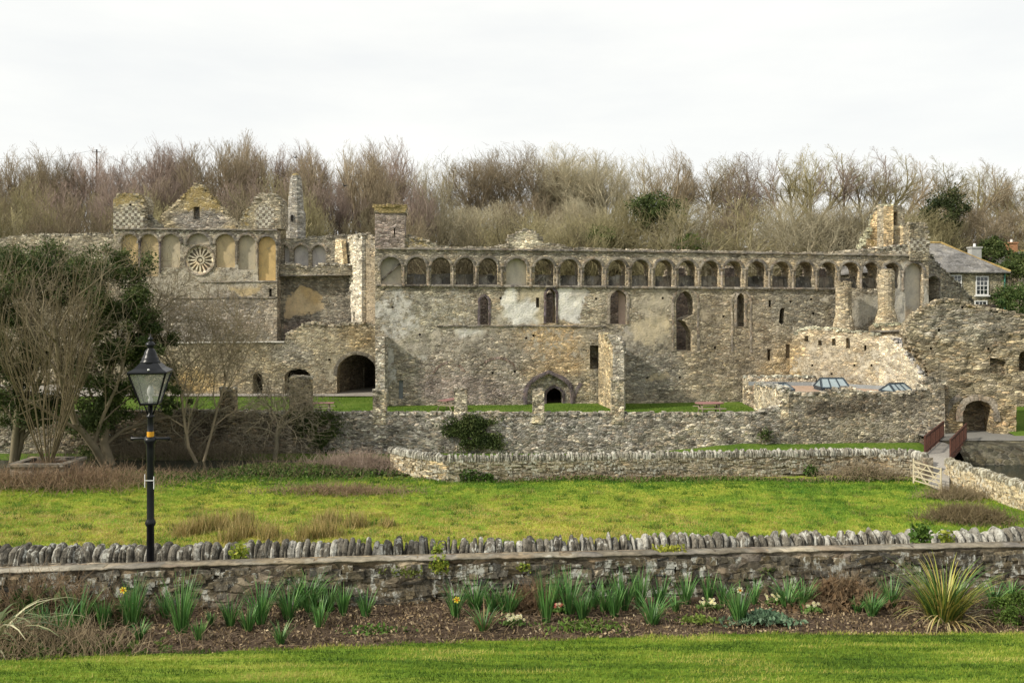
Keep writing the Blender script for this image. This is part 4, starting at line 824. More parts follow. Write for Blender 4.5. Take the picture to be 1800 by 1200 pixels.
def skylight(cx, cy, z, w_, dp, h, rz, ridge=.35):
    """glazed lantern: dark frame with pitched front of glass"""
    def g(x, y, zz): return Vector((cx + x * math.cos(rz) - y * math.sin(rz), cy + x * math.sin(rz) + y * math.cos(rz), z + zz))
    hw_, hd = w_ / 2, dp / 2; k = .80; m = MB(); m.add([g(*q) for q in [(-hw_, -hd, 0), (hw_, -hd, 0), (hw_, hd, 0), (-hw_, hd, 0), (-hw_, -hd, .22), (hw_, -hd, .22), (hw_, hd, .22), (-hw_, hd, .22)]], [(0, 1, 5, 4), (1, 2, 6, 5), (2, 3, 7, 6), (3, 0, 4, 7), (4, 5, 6, 7)])
    A, B = (-hw_ * k, 0, h), (hw_ * k, 0, h); C = [(-hw_, -hd, .22), (hw_, -hd, .22), (hw_, hd, .22), (-hw_, hd, .22)]
    for p, q in ((A, B), (C[0], A), (C[3], A), (C[1], B), (C[2], B), (C[0], C[1]), (C[1], C[2]), (C[2], C[3]), (C[3], C[0])): m.tube([g(*p), g(*q)], .075, 5)
    for s in (1 / 3, 2 / 3):
        for sd_ in (-1, 1): m.tube([g(-hw_ + w_ * s, sd_ * hd, .24), g(-hw_ * k + w_ * k * s, 0, h)], .05, 5)
    fr = m.build('roof_light', M['steelframe'], ax)
    m = MB()
    m.add([g(*C[0]), g(*C[1]), g(*B), g(*A)], [(0, 1, 2, 3)]); m.add([g(*C[2]), g(*C[3]), g(*A), g(*B)], [(0, 1, 2, 3)]); m.add([g(*C[0]), g(*A), g(*C[3])], [(0, 1, 2)]); m.add([g(*C[1]), g(*C[2]), g(*B)], [(0, 1, 2)])
    m.build('glazing', M['skyglass'], fr)
skylight(23.3, 62.2, 1.5, 2.05, 1.6, .85, 0.0); skylight(26.7, 59.3, 1.5, 1.6, 1.5, .75, .35); skylight(18.9, 60.3, 1.5, 1.5, 1.4, .65, .5)

# ================================================================== gatehouse wall
gt = thing('gatehouse_ruin', 'tall broken dark stone gatehouse wall with a dark arched recess beside the footbridge', 'ruin', (32, 58, -1))
PH = Plane(1600, 58.4, 1800, 57.6)
rec = arch(1719, 54, 704, 775, 728, False, 9)
out = [(1660, 790), (1659, 730), (1657, 705, 1), (1648, 690, 1), (1640, 660, 1), (1622, 632, 1), (1600, 606, 1), (1597, 572, 1), (1612, 552, 1), (1632, 537, 1), (1650, 530, 1), (1675, 527, 1), (1692, 529, 1), (1705, 537, 1), (1722, 539, 1), (1745, 545, 1), (1770, 549, 1), (1800, 556, 1), (1870, 562), (1870, 712), (1787, 712), (1785, 790)]
sm = [rect(x - 2.5, y - 2.5, x + 2.5, y + 2.5) for x, y in ((1651, 580), (1637, 612), (1738, 613), (1692, 540))]
wall('wall', gt, PH, out, [rec, [(1740, 628), (1768, 635), (1770, 660), (1741, 655)], arch(1800, 18, 617, 652, 628)] + sm, 1.5, M['coarse'], (.27, .235, .165), [('t', 1700, 570, 90, 30, (.24, .225, .185)), ('t', 1720, 740, 70, 30, (.30, .24, .15)), ('y', 1690, 535, 60, 10, .4), ('t', 1650, 700, 14, 60, (.34, .30, .23))], .15, .3, 161, .12)
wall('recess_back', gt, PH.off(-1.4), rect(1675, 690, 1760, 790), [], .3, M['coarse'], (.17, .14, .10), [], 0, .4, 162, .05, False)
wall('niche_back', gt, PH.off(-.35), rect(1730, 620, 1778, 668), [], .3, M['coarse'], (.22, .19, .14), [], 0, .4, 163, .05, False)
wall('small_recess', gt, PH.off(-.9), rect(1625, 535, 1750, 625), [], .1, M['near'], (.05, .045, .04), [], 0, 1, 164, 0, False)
band('recess_arch', gt, PH, arch(1719, 55, 703.5, 740, 728, False, 9), .42, .10, .3, M['dress'], False, .04)
band('side_arch', gt, PH, [(1663, 740), (1668, 722), (1678, 708), (1690, 700)], .40, .10, .02, M['cornice'], False, .05)
wall('passage_wall', gt, Raw(28.9, 63, 29.2, 57.9), [(0, -1.2), (0, 2.5), (5, 2.2), (5, -1.2)], [], .5, M['coarse'], (.17, .14, .10), [], 0, .5, 165)
wall('rear_wall', gt, Plane(1640, 66, 1880, 65), [(1640, 780), (1640, 600), (1700, 590, 1), (1880, 600), (1880, 700), (1800, 780)], [], .8, M['coarse'], (.2, .18, .13), [], .1, .6, 166)
#@@PART3
# ================================================================== copings of upright slabs
def slab_row(mb, path, rng, th=.11, ht=.24, dp=.36, col=(.25, .235, .20), light=(.4, .38, .34), lightf=lambda x: .25):
    """path: world points (x, y, z of the bed); upright irregular slabs, one after another"""
    for a, b in zip(path[:-1], path[1:]):
        a, b = Vector(a), Vector(b); ln = (b - a).length; t = (b - a).normalized(); nrm = Vector((-t.y, t.x, 0)).normalized(); s = 0
        while s < ln:
            w_ = th * rng.choice((.55, .7, .8, .9, 1.0, 1.1, 1.3, 1.5)) * rng.uniform(.85, 1.1); h = ht * rng.uniform(.72, 1.18); d = dp * rng.uniform(.85, 1.1); c = a + t * (s + w_ / 2); s += w_ * rng.uniform(.84, .99)
            lean = rng.gauss(0, .10); prof = []; pk = rng.uniform(-.15, .15)
            for (u, v) in ((-.5, -.1), (-.5, .45), (-.42, .8), (-.2, .97), (pk, 1.05), (.25, .95), (.43, .75), (.5, .4), (.5, -.1)):
                prof.append((u * d * rng.uniform(.9, 1.08), v * h * rng.uniform(.92, 1.06)))
            V = []; k9 = len(prof)
            for (o, sc) in ((-.5, .80), (-.36, .97), (0, 1.03), (.36, .97), (.5, .80)):
                tw = rng.uniform(.92, 1.08)
                for (u, v) in prof: p = c + t * (w_ * o * tw + lean * max(v, 0)) + nrm * (u * sc) + Vector((0, 0, v * (sc if v > 0 else 1))); V.append(p)
            fs = [(r * k9 + i, r * k9 + (i + 1) % k9, (r + 1) * k9 + (i + 1) % k9, (r + 1) * k9 + i) for r in range(4) for i in range(k9)] + [tuple(range(k9))[::-1], tuple(4 * k9 + i for i in range(k9))]
            f = rng.random() < lightf(c.x); cc = light if f else col; kk = rng.uniform(.6, 1.35); mb.add(V, fs, tuple(x * kk for x in cc))
# ------------------------------------------------------------------ yard wall
yw = thing('yard_wall', 'long dark rubble retaining wall in front of the palace yard, with stub piers on top', 'wall', (-8, 57, -2))
PY = Plane(-80, 57, 1371, 57)
wall('wall', yw, PY, [(-80, 860), (-80, 722), (300, 722, 1), (520, 727, 1), (1325, 729, 1), (1372, 716), (1372, 860)], [arch(340, 170, 800, 870, 820)], .6, M['yard'], (.235, .22, .195), [('t', 300, 770, 260, 70, (.13, .11, .085)), ('t', 1250, 770, 110, 24, (.27, .25, .21)), ('t', 900, 750, 200, 20, (.25, .24, .22)), ('p', 800, 770, 40, 12, (.30, .29, .28), .5)], .05, .34, 171, .06, topcol=(.38, .36, .31))  # dark tint at the left paints the shade of the shrubs
for i, (x0, x1, yt) in enumerate(((386, 412, 684), (508, 546, 664), (655, 678, 688), (798, 821, 685), (936, 957, 688), (1075, 1097, 668))):
    wall('pier', yw, PY.off(.06), [(x0, 745), (x0 + .5, yt, 1), (x1 - .5, yt), (x1, 745)], [], .75, M['yard'], (.33, .30, .235) if i > 1 else (.2, .17, .12), [], .04, .25, 180 + i, .07, topcol=(.4, .37, .3))  # the two left piers carry the shrubs' shade in a darker tint
m = MB(); a = P(260, 800, 57.9); b_ = P(430, 800, 58.2); m.box((a.x, 57.7, -3.2), (b_.x, 58.0, -.5)); m.build('culvert_back', M['tar'], yw)  # black board stands in for the darkness inside the culvert
# ------------------------------------------------------------------ field wall
fw = thing('field_wall', 'low rubble field wall topped with upright pale slabs, running along the far side of the meadow', 'wall', (8, 48, -2))
fp = [(686, 50.6), (735, 48.6), (785, 47.6), (1545, 49.8), (1600, 49.2), (1627, 47.9)]
for i, (a, b_) in enumerate(zip(fp[:-1], fp[1:])):
    pl = Plane(a[0], a[1], b_[0], b_[1]); o = []
    top = [EZ, 0]; yt = [HY + (EZ - z) * F / d for z, d in ((-.95, a[1]), (-.95, b_[1]))]; yb = [HY + (EZ + 2.5) * F / d for d in (a[1], b_[1])]
    wall('wall', fw, pl, [(a[0], yb[0]), (a[0], yt[0]), (b_[0], yt[1]), (b_[0], yb[1])], [], .45, M['field'], (.38, .32, .22) if i < 2 else (.27, .235, .18), [('t', 850, 820, 60, 30, (.3, .26, .2)), ('t', 1500, 820, 140, 30, (.23, .19, .135))], .02, .3, 190 + i, .07, False)  # turned left end: sunlight put into a lighter tint
m = MB(); rr = random.Random(9)
slab_row(m, [((x - 900) / F * (d + .2), d + .2, -.97) for x, d in fp], rr, .15, .34, .5, (.24, .22, .18), (.38, .36, .31), lambda x: .4)
m.build('coping', M['copestone'], fw, False, True)
# ------------------------------------------------------------------ right wall
rw = thing('sunlit_wall', 'sunlit tan dry stone wall with slab coping, right of the wooden gate', 'wall', (24, 43, -2))
rp = [(1664, 46.9), (1700, 44.8), (1760, 42.2), (1850, 38.6)]
for i, (a, b_) in enumerate(zip(rp[:-1], rp[1:])):
    pl = Plane(a[0], a[1], b_[0], b_[1]); yt = [HY + (EZ + 1.0) * F / d for d in (a[1], b_[1])]; yb = [HY + (EZ + 2.5) * F / d for d in (a[1], b_[1])]
    wall('wall', rw, pl, [(a[0], yb[0]), (a[0], yt[0]), (b_[0], yt[1]), (b_[0], yb[1])], [], .5, M['field'], (.46, .37, .23), [], .02, .28, 200 + i, .09, False)  # sunlight on this face is put into the paler tint
m = MB(); slab_row(m, [((x - 900) / F * d + .22, d + .1, -1.02) for x, d in rp], rr, .16, .34, .55, (.27, .24, .17), (.42, .39, .3), lambda x: .25)
m.build('coping', M['copestone'], rw, False, True)
# ------------------------------------------------------------------ two near walls
sw = thing('lane_wall', 'near rubble wall crowned with close set upright slate slabs, on the far side of the lane', 'wall', (0, 13.8, 3))
PN = Plane(-120, 13.25, 1920, 14.35)
wall('wall', sw, PN, [(-120, 1110), (-120, 992), (300, 989), (900, 977), (1500, 967), (1920, 957), (1920, 1080)], [], .45, M['near'], (.2, .18, .15), [], 0, .2, 210, .02, False)
m = MB(); rr = random.Random(21); path = []
for x in range(-120, 1921, 120):
    y_ = pw(x, [(-120, 994), (300, 991), (900, 979), (1500, 969), (1920, 959)]); u, v = PN.uv(x, y_); q = PN.w(u, v, -.2); path.append((q.x, q.y, q.z))
slab_row(m, path, rr, .088, .255, .36, (.17, .155, .125), (.36, .345, .30), lambda x: .12 if x < 0 else (.3 if x < 6.6 else .95))
m.build('coping', M['copestone'], sw, False, True)
nw = thing('garden_wall', 'low dark mortared wall with a flat pale top, directly behind the flower bed', 'wall', (0, 11.5, 4))
PQ = Plane(-120, 10.85, 1920, 12.1)
tp = [(-120, 1009), (100, 1001), (300, 994), (600, 985.5), (900, 978.5), (1200, 972), (1500, 965), (1920, 956)]
wall('wall', nw, PQ, [(-120, 1130)] + tp + [(1920, 1100)], [], .22, M['near'], (.145, .122, .09), [('p', 500, 1005, 500, 16, (.12, .105, .085), .5), ('p', 1300, 990, 400, 16, (.155, .135, .11), .5), ('t', 650, 1060, 80, 22, (.19, .16, .12)), ('t', 1350, 1000, 300, 30, (.165, .14, .11)), ('y', 700, 1000, 60, 8, .45)], 0, .16, 220, .07, False)
tpw = [PQ.w(*PQ.uv(x, y), .03) for x, y in tp]; m = MB(); dense = []
for a, b_ in zip(tpw[:-1], tpw[1:]):
    k = max(2, int((b_ - a).length / .09)); dense += [a.lerp(b_, j / k) for j in range(k)]
V = []; r9 = random.Random(4)
for q in dense:
    o = r9.uniform(-.018, .03) ; dz = r9.uniform(-.008, .010)
    for (d, z) in ((o * .6 - .01, -.016), (o * .8, -.006), (o * .4, .006), (-.09, .010 + dz), (-.20, .004), (-.22, -.05)): V.append(q + Vector((PQ.n.x * d, PQ.n.y * d, z + dz * .6)))
fs = [(i * 6 + j, (i + 1) * 6 + j, (i + 1) * 6 + j + 1, i * 6 + j + 1) for i in range(len(dense) - 1) for j in range(5)]
mk('capping', V, fs, stone_mat('lichened_capping', .5, .3, .35, .15, .5, attr=False, base=(.245, .225, .18), bd=.02), nw, None, True)
PQf = PQ.off(.0); facing(nw, PQ, -60, 1880, lambda f: PQ.uv(900, 988)[1] - .02, 3.9, .20, .085, 1500, M['copestone'], (.15, .13, .095), 301, .035)
zt_ = -1.0
for (a, b_, n_) in zip(fp[:-1], fp[1:], (70, 70, 950, 80, 60)): facing(fw, Plane(a[0], a[1], b_[0], b_[1]), a[0], b_[0], -.98, -2.3, .38, .12, n_, M['copestone'], (.30, .265, .20) if a[0] > 700 else (.4, .34, .24), int(a[0]), .05)
for (a, b_, n_) in zip(rp[:-1], rp[1:], (260, 300, 420)): facing(rw, Plane(a[0], a[1], b_[0], b_[1]), a[0], b_[0], -1.02, -2.3, .30, .13, n_, M['copestone'], (.50, .42, .28), int(a[0]), .06)
# ================================================================== lamp post
D = 12.3; s_ = D / F; lx = (264.5 - 900) / F * D
lp = thing('street_lamp', 'black street lamp with glazed lantern and yellow band before the slab topped wall', 'lamp post', (lx, D, 3.0))
def Z(py): return EZ - (py - HY) * s_
m = MB(); m.lathe((lx, D, 0), [(.085, 3.0), (.085, 3.3), (.06, 3.35), (.055, Z(990)), (.051, Z(925)), (.068, Z(922)), (.075, Z(918)), (.06, Z(914)), (.05, Z(910)), (.05, Z(812)), (.052, Z(810)), (.056, Z(790)), (.058, Z(780)), (.085, Z(776)), (.088, Z(771)), (.06, Z(768)), (.046, Z(767)), (.044, Z(735)), (.052, Z(733)), (.052, Z(730)), (.03, Z(728)), (.024, Z(709))], 16)
m.build('post', M['iron'], lp, True)
m = MB(); m.lathe((lx, D, 0), [(.0475, Z(767)), (.0485, Z(766)), (.0485, Z(759)), (.0475, Z(758))], 16); m.build('band', M['yellowband'], lp)
m = MB(); zc = Z(770.5); m.tube([(lx - .285, D, zc), (lx - .27, D, zc), (lx - .1, D, zc), (lx + .1, D, zc), (lx + .27, D, zc), (lx + .285, D, zc)], [.014, .022, .018, .018, .022, .014], 8)
for sx in (-1, 1): m.tube([(lx + sx * (.262 + .016 * math.cos(a) * 1.3), D, zc + .018 * math.sin(a) * 1.3) for a in [k * math.pi / 4 for k in range(9)]], .010, 6); m.lathe((lx + sx * .06, D, zc - .0), [(.012, -.03), (.026, -.01), (.026, .015), (.012, .03)], 8)
m.build('ladder_bar', M['iron'], lp, True)
m = MB()
for an in (.2, .2 + math.pi / 2, .2 + math.pi, .2 + 1.5 * math.pi):
    cx, cy = math.cos(an), math.sin(an); pts = []
    for (r, y_) in ((.03, 731), (.055, 725), (.065, 719), (.10, 714), (.14, 716), (.155, 722), (.14, 728), (.115, 727), (.112, 722)): pts.append((lx + cx * r, D + cy * r, Z(y_ - 4)))
    m.tube(pts, .009, 6)
    m.tube([(lx + cx * .03, D + cy * .03, Z(731)), (lx + cx * .09, D + cy * .09, Z(709))], .009, 6)
m.build('scroll_brackets', M['iron'], lp, True)
TH = math.radians(12); W1 = .25; W2 = .115; zt, zb = Z(655), Z(709)
def lq(x, y, z): c, s = math.cos(TH), math.sin(TH); return Vector((lx + x * c - y * s, D + x * s + y * c, z))
m = MB(); cs = [(-1, -1), (1, -1), (1, 1), (-1, 1)]
for i, (a, b_) in enumerate(cs):
    c, d = cs[(i + 1) % 4]; m.tube([lq(a * W1 * .98, b_ * W1 * .98, zt), lq(a * W2, b_ * W2, zb)], .015, 6)
    m.tube([lq(a * W2, b_ * W2, zb), lq(c * W2, d * W2, zb)], .015, 6); m.tube([lq(a * W1, b_ * W1, zt + .01), lq(c * W1, d * W1, zt + .01)], .019, 6)
m.add([lq(a * W2 * .3, b_ * W2 * .3, zb - .02) for a, b_ in cs] + [lq(a * W2, b_ * W2, zb) for a, b_ in cs], [(0, 1, 5, 4), (1, 2, 6, 5), (2, 3, 7, 6), (3, 0, 4, 7), (3, 2, 1, 0)])
m.build('lantern_frame', M['iron'], lp)
for i, (a, b_) in enumerate(cs):
    c, d = cs[(i + 1) % 4]; k = .965; m = MB(); m.add([lq(a * W2 * k, b_ * W2 * k, zb + .01), lq(c * W2 * k, d * W2 * k, zb + .01), lq(c * W1 * .95, d * W1 * .95, zt), lq(a * W1 * .95, b_ * W1 * .95, zt)], [(0, 1, 2, 3)])
    m.build('pane', M['lampglass'], lp)
m = MB(); z2 = Z(637); k2 = .12
m.add([lq(a * .262, b_ * .262, zt + .005) for a, b_ in cs] + [lq(a * .262, b_ * .262, zt + .028) for a, b_ in cs] + [lq(a * .19, b_ * .19, zt + .07) for a, b_ in cs] + [lq(a * k2, b_ * k2, z2) for a, b_ in cs],
      [(3, 2, 1, 0)] + [(r * 4 + i, r * 4 + (i + 1) % 4, r * 4 + 4 + (i + 1) % 4, r * 4 + 4 + i) for r in range(3) for i in range(4)] + [(12, 13, 14, 15)])
m.build('lantern_roof', M['iron'], lp)
m = MB(); m.lathe((lx, D, 0), [(.135, Z(638)), (.135, Z(635)), (.115, Z(633)), (.118, Z(630)), (.10, Z(627)), (.085, Z(622)), (.072, Z(617)), (.045, Z(613)), (.04, Z(611)), (.062, Z(608)), (.066, Z(605)), (.05, Z(602)), (.02, Z(600)), (.018, Z(599)), (.036, Z(597)), (.036, Z(595)), (.012, Z(592)), (.006, Z(589)), (.001, Z(586))], 16)
m.build('finial', M['iron'], lp, True)
m = MB(); m.lathe((lx, D, zb), [(.03, .0), (.035, .06), (.02, .09), (.045, .13), (.05, .2), (.02, .26)], 10); m.build('lamp_head', M['white'], lp, True)
m = MB(); q = lq(.02, -.24, Z(648)); m.lathe((q.x, q.y, q.z), [(.014, -.01), (.018, .004), (.012, .016)], 8); m.build('light_sensor', M['white'], lp, True)
m = MB(); m.tube([(lx - .06, D - .05, Z(832)), (lx - .06, D - .05, Z(855))], .006, 5); m.tube([(lx + .065, D - .04, Z(836)), (lx + .065, D - .04, Z(858))], .006, 5); m.tube([(lx - .06, D - .05, Z(843)), (lx + .065, D - .05, Z(843))], .006, 5); m.build('strap', M['white'], lp)
# ================================================================== picnic tables
def picnic(x, y, rz, label, round_=False):
    t = thing('picnic_table', label, 'picnic table', (x, y, 0), 'picnic tables in the yard')
    c, s = math.cos(rz), math.sin(rz)
    def g(a, b_, z): return Vector((x + a * c - b_ * s, y + a * s + b_ * c, z))
    def bx(m, a, b_):
        (x0, y0, z0), (x1, y1, z1) = a, b_; V = [g(p, q, z) for z in (z0, z1) for (p, q) in ((x0, y0), (x1, y0), (x1, y1), (x0, y1))]; m.add(V, [(0, 3, 2, 1), (4, 5, 6, 7), (0, 1, 5, 4), (1, 2, 6, 5), (2, 3, 7, 6), (3, 0, 4, 7)])
    m = MB()
    if round_:
        V = [g(1.05 * math.cos(k * math.pi / 8), .62 * math.sin(k * math.pi / 8), z) for z in (.72, .78) for k in range(16)]; m.add(V, [tuple(range(16))[::-1], tuple(range(16, 32))] + [(k, (k + 1) % 16, 16 + (k + 1) % 16, 16 + k) for k in range(16)])
    else:
        for k in range(5): bx(m, (-.95, -.38 + k * .155, .72), (.95, -.38 + k * .155 + .14, .765))
    m.build('table_top', M['redwood'], t)
    for sg in (-1, 1):
        m = MB()
        for k in (0, 1): y0 = sg * .78 - .14 + k * .15; bx(m, (-.95, y0, .42), (.95, y0 + .135, .46))
        m.build('bench', M['wood'], t)
    for sx in (-.62, .62):
        m = MB()
        for sg in (-1, 1): m.tube([g(sx, sg * .62, 0), g(sx, sg * .22, .72)], .055, 4)
        m.tube([g(sx, -.88, .39), g(sx, .88, .39)], .055, 4); m.tube([g(sx, -.36, .69), g(sx, .36, .69)], .05, 4); m.build('leg_frame', M['wood'], t)
q = P(563, 716, 60.5); picnic(q.x, q.y, .12, 'picnic table on the yard grass in front of the vaulted archway')
q = P(789, 716, 62.6); picnic(q.x, q.y, 1.1, 'picnic table on the grass partly behind a wall pier, left of the pointed doorway')
q = P(1247, 720, 60.5); picnic(q.x, q.y, .05, 'oval topped picnic table on the grass left of the glazed annex', True)
# ================================================================== footbridge and gate
fb = thing('footbridge', 'short footbridge with red brown slatted railings over the river beside the gatehouse', 'bridge', (24.6, 52, -1.1))
A0, A1 = P(1626, 797, 50.4), P(1659, 770, 56.6); B0, B1 = P(1671, 805, 49.2), P(1699, 775, 55.6)
for v in (A0, A1, B0, B1): v.z = -1.08
m = MB(); e0, e1 = A0.lerp(A1, -.03), A0.lerp(A1, 1.05); f0, f1 = B0.lerp(B1, -.03), B0.lerp(B1, 1.05)
m.add([e0, f0, f1, e1] + [v - Vector((0, 0, .22)) for v in (e0, f0, f1, e1)], [(0, 1, 2, 3), (7, 6, 5, 4), (0, 4, 5, 1), (1, 5, 6, 2), (2, 6, 7, 3), (3, 7, 4, 0)]); m.build('deck', M['gravel'], fb)
for (a, b_) in ((A0, A1), (B0, B1)):
    m = MB(); up = Vector((0, 0, 1)); n_ = 34
    for k in range(n_ + 1):
        p = a.lerp(b_, k / n_); r = .028 if k % 8 else .07; m.tube([p - up * .12, p + up * (1.02 if k % 8 else 1.12)], r, 4)
    for z in (.16, 1.0): m.tube([a + up * z, b_ + up * z], .045, 4)
    m.tube([a + up * 1.06, b_ + up * 1.06], .06, 4); m.tube([a - up * .1, b_ - up * .1], .08, 4); m.build('railing', M['railwood'], fb)
c0, c1 = e0.copy(), f0.copy(); d0, d1 = P(1634, 850, 46.0), P(1668, 866, 44.2); d0.z = d1.z = -2.04
m = MB(); cc = []
for k in range(7): t = k / 6; z = -1.085 + (-.93) * (t * t * (3 - 2 * t)); p = c0.lerp(d0, t); q = c1.lerp(d1, t); cc += [(p.x, p.y, z), (q.x, q.y, z)]
m.add(cc, [(2 * k, 2 * k + 1, 2 * k + 3, 2 * k + 2) for k in range(6)]); m.add([(x, y, z - .4) for x, y, z in cc], [])
V = m.v; n2 = len(cc); m.f += [(2 * k, 2 * k + 2, n2 + 2 * k + 2, n2 + 2 * k) for k in range(6)] + [(2 * k + 1, 2 * k + 3, n2 + 2 * k + 3, n2 + 2 * k + 1) for k in range(6)]
tag(m.build('path', M['gravel'], None), None, None, None, 'structure')
G0, G1 = P(1606, 852, 46.4), P(1654, 866, 44.6); G0.z = G1.z = -2.0
ga = thing('field_gate', 'pale wooden five barred gate standing open at the end of the footbridge path', 'gate', tuple(G1))
m = MB(); up = Vector((0, 0, 1))
m.tube([G0 + up * .08, G0 + up * 1.42], .05, 4); m.tube([G1 + up * .02, G1 + up * 1.25], .055, 4); m.build('stile', M['gatewood'], ga)
for i, z in enumerate((.18, .42, .66, .90, 1.18)): m = MB(); m.tube([G0 + up * (z + .06), G1 + up * z], .04, 4); m.build('rail', M['gatewood'], ga)
m = MB(); mid = G0.lerp(G1, .5); m.tube([G0 + up * .22, mid + up * 1.2], .03, 4); m.tube([G1 + up * .18, mid + up * 1.2], .03, 4); m.tube([G0 + up * 1.1, mid + up * .2], .03, 4); m.tube([G1 + up * 1.1, mid + up * .2], .03, 4); m.build('braces', M['gatewood'], ga)
gp = MB(); q = P(1630, 800, 47.3); jstone(gp, Vector((q.x, q.y, -1.5)), .55, .5, 1.7, 0, random.Random(3)); V = np.array(gp.v)
o = mk('gate_post', V, gp.f, M['dress'], None); tag(o, 'squat grey stone gatepost at the end of the slab topped field wall', 'gatepost')
# ================================================================== houses
def house(name, label, x0, x1, y0, y1, z0, ze, zr, wins_, chims, wallm, roofm, hip=True, pipe=None, tint=(.3, .27, .21)):
    t = thing(name, label, 'house', ((x0 + x1) / 2, y0, z0)); m = MB(); m.box((x0, y0, z0), (x1, y1, ze)); V = np.array(m.v)
    mk('wall', V, m.f, wallm, t, colours(V, tint, [])); ym = (y0 + y1) / 2; h = (y1 - y0) / 2 if hip else 0; o = .35; m = MB()
    b_ = [(x0 - o, y0 - o, ze), (x1 + o, y0 - o, ze), (x1 + o, y1 + o, ze), (x0 - o, y1 + o, ze)]; r = [(x0 + h, ym, zr), (x1 - h, ym, zr)]
    m.add(b_ + [(x, y, z - .14) for x, y, z in b_] + r, [(0, 1, 9, 8), (1, 2, 9), (2, 3, 8, 9), (3, 0, 8), (0, 4, 5, 1), (1, 5, 6, 2), (2, 6, 7, 3), (3, 7, 4, 0), (7, 6, 5, 4)]); rf = m.build('roof', roofm, t)
    m = MB(); m.tube([Vector(r[0]) + Vector((0, 0, .03)), Vector(r[1]) + Vector((0, 0, .03)), Vector(b_[1]) + Vector((0, 0, .05))], .12, 6); m.build('ridge_tiles', M['yellowlichen'], rf)
    for (cx, cy, w_, d_, zt_, mt) in chims:
        m = MB(); m.box((cx - w_ / 2, cy - d_ / 2, ze - .5), (cx + w_ / 2, cy + d_ / 2, zt_)); m.box((cx - w_ / 2 - .08, cy - d_ / 2 - .08, zt_), (cx + w_ / 2 + .08, cy + d_ / 2 + .08, zt_ + .14)); ch = m.build('chimney', mt, rf)
        m = MB(); m.lathe((cx, cy, zt_ + .1), [(.14, 0), (.12, .35), (.14, .38)], 8); m.build('chimney_pot', M['white'], ch)
    for (cx, cz, w_, h_) in wins_:
        m = MB()
        for (a, b2) in (((cx - w_ / 2 - .09, cz - h_ / 2 - .09), (cx - w_ / 2, cz + h_ / 2 + .09)), ((cx + w_ / 2, cz - h_ / 2 - .09), (cx + w_ / 2 + .09, cz + h_ / 2 + .09)), ((cx - w_ / 2, cz - h_ / 2 - .09), (cx + w_ / 2, cz - h_ / 2)), ((cx - w_ / 2, cz + h_ / 2), (cx + w_ / 2, cz + h_ / 2 + .09)), ((cx - w_ / 2, cz - .035), (cx + w_ / 2, cz + .035))): m.box((a[0], y0 - .07, a[1]), (b2[0], y0 + .05, b2[1]))
        for k in (1, 2): xx = cx - w_ / 2 + w_ * k / 3; m.box((xx - .02, y0 - .05, cz - h_ / 2), (xx + .02, y0 + .02, cz + h_ / 2))
        for k in (1, 3): zz = cz - h_ / 2 + h_ * k / 4; m.box((cx - w_ / 2, y0 - .045, zz - .02), (cx + w_ / 2, y0 + .02, zz + .02))
        m.box((cx - w_ / 2 - .2, y0 - .16, cz - h_ / 2 - .22), (cx + w_ / 2 + .2, y0 + .02, cz - h_ / 2 - .09)); wf = m.build('window', M['white'], t)
        m = MB(); m.add([(cx - w_ / 2, y0 - .02, cz - h_ / 2), (cx + w_ / 2, y0 - .02, cz - h_ / 2), (cx + w_ / 2, y0 - .02, cz + h_ / 2), (cx - w_ / 2, y0 - .02, cz + h_ / 2)], [(0, 1, 2, 3)]); m.build('pane', M['pane'], wf)
    if pipe: m = MB(); m.tube([(pipe, y0 - .1, z0), (pipe, y0 - .1, ze)], .07, 6); m.build('downpipe', M['green_pipe'], t)
    m = MB(); m.tube([(x0 - .3, y0 - .42, ze - .05), (x1 + .3, y0 - .42, ze - .05)], .07, 6); m.build('gutter', M['slate'], t)
    return t
M['yellowlichen'] = simple('lichened_ridge', (.36, .26, .10), .9, .4, 4)
kx = 80 / F
house('stone_house', 'stone house with slate roof and white sash windows behind the ruin at the right', 33, 46.2, 80, 88, 0, 10.7, 13.7, [((1726 - 900) * kx, EZ + 28 * kx, 1.0, 1.6), ((1680 - 900) * kx, EZ + 33 * kx, .9, 1.3), ((1724 - 900) * kx, EZ - 15 * kx, 1.0, 1.6)], [(45.8 * 1.0, 84.5, .95, .8, 13.2, M['cloth'])], M['palace'], M['slate'], True, (1765 - 900) * kx, (.25, .23, .165))
kx = 150 / F
house('hill_house', 'large grey house with dark slate roof half hidden by bare trees on the hill', (942 - 900) * kx, (1062 - 900) * kx, 150, 159, 15, EZ + 190 * kx, EZ + 218 * kx, [((x - 900) * kx, EZ + y_ * kx, 1.1, 1.6) for x, y_ in ((1002, 140), (1025, 140), (965, 140), (1012, 172))], [((983 - 900) * kx, 154, 1.6, 1.2, EZ + 232 * kx, M['orangebrick'])], M['palace'], M['slate'], False, None, (.24, .21, .18))
kx = 92 / F
house('edge_house', 'slate roofed house with an orange brick chimney at the right edge of the photo', (1790 - 900) * kx, (1900 - 900) * kx, 92, 100, 3, EZ + 62 * kx, EZ + 92 * kx, [], [((1797 - 900) * kx, 94, .9, .8, EZ + 104 * kx, M['orangebrick'])], M['palace'], M['slate'], False)
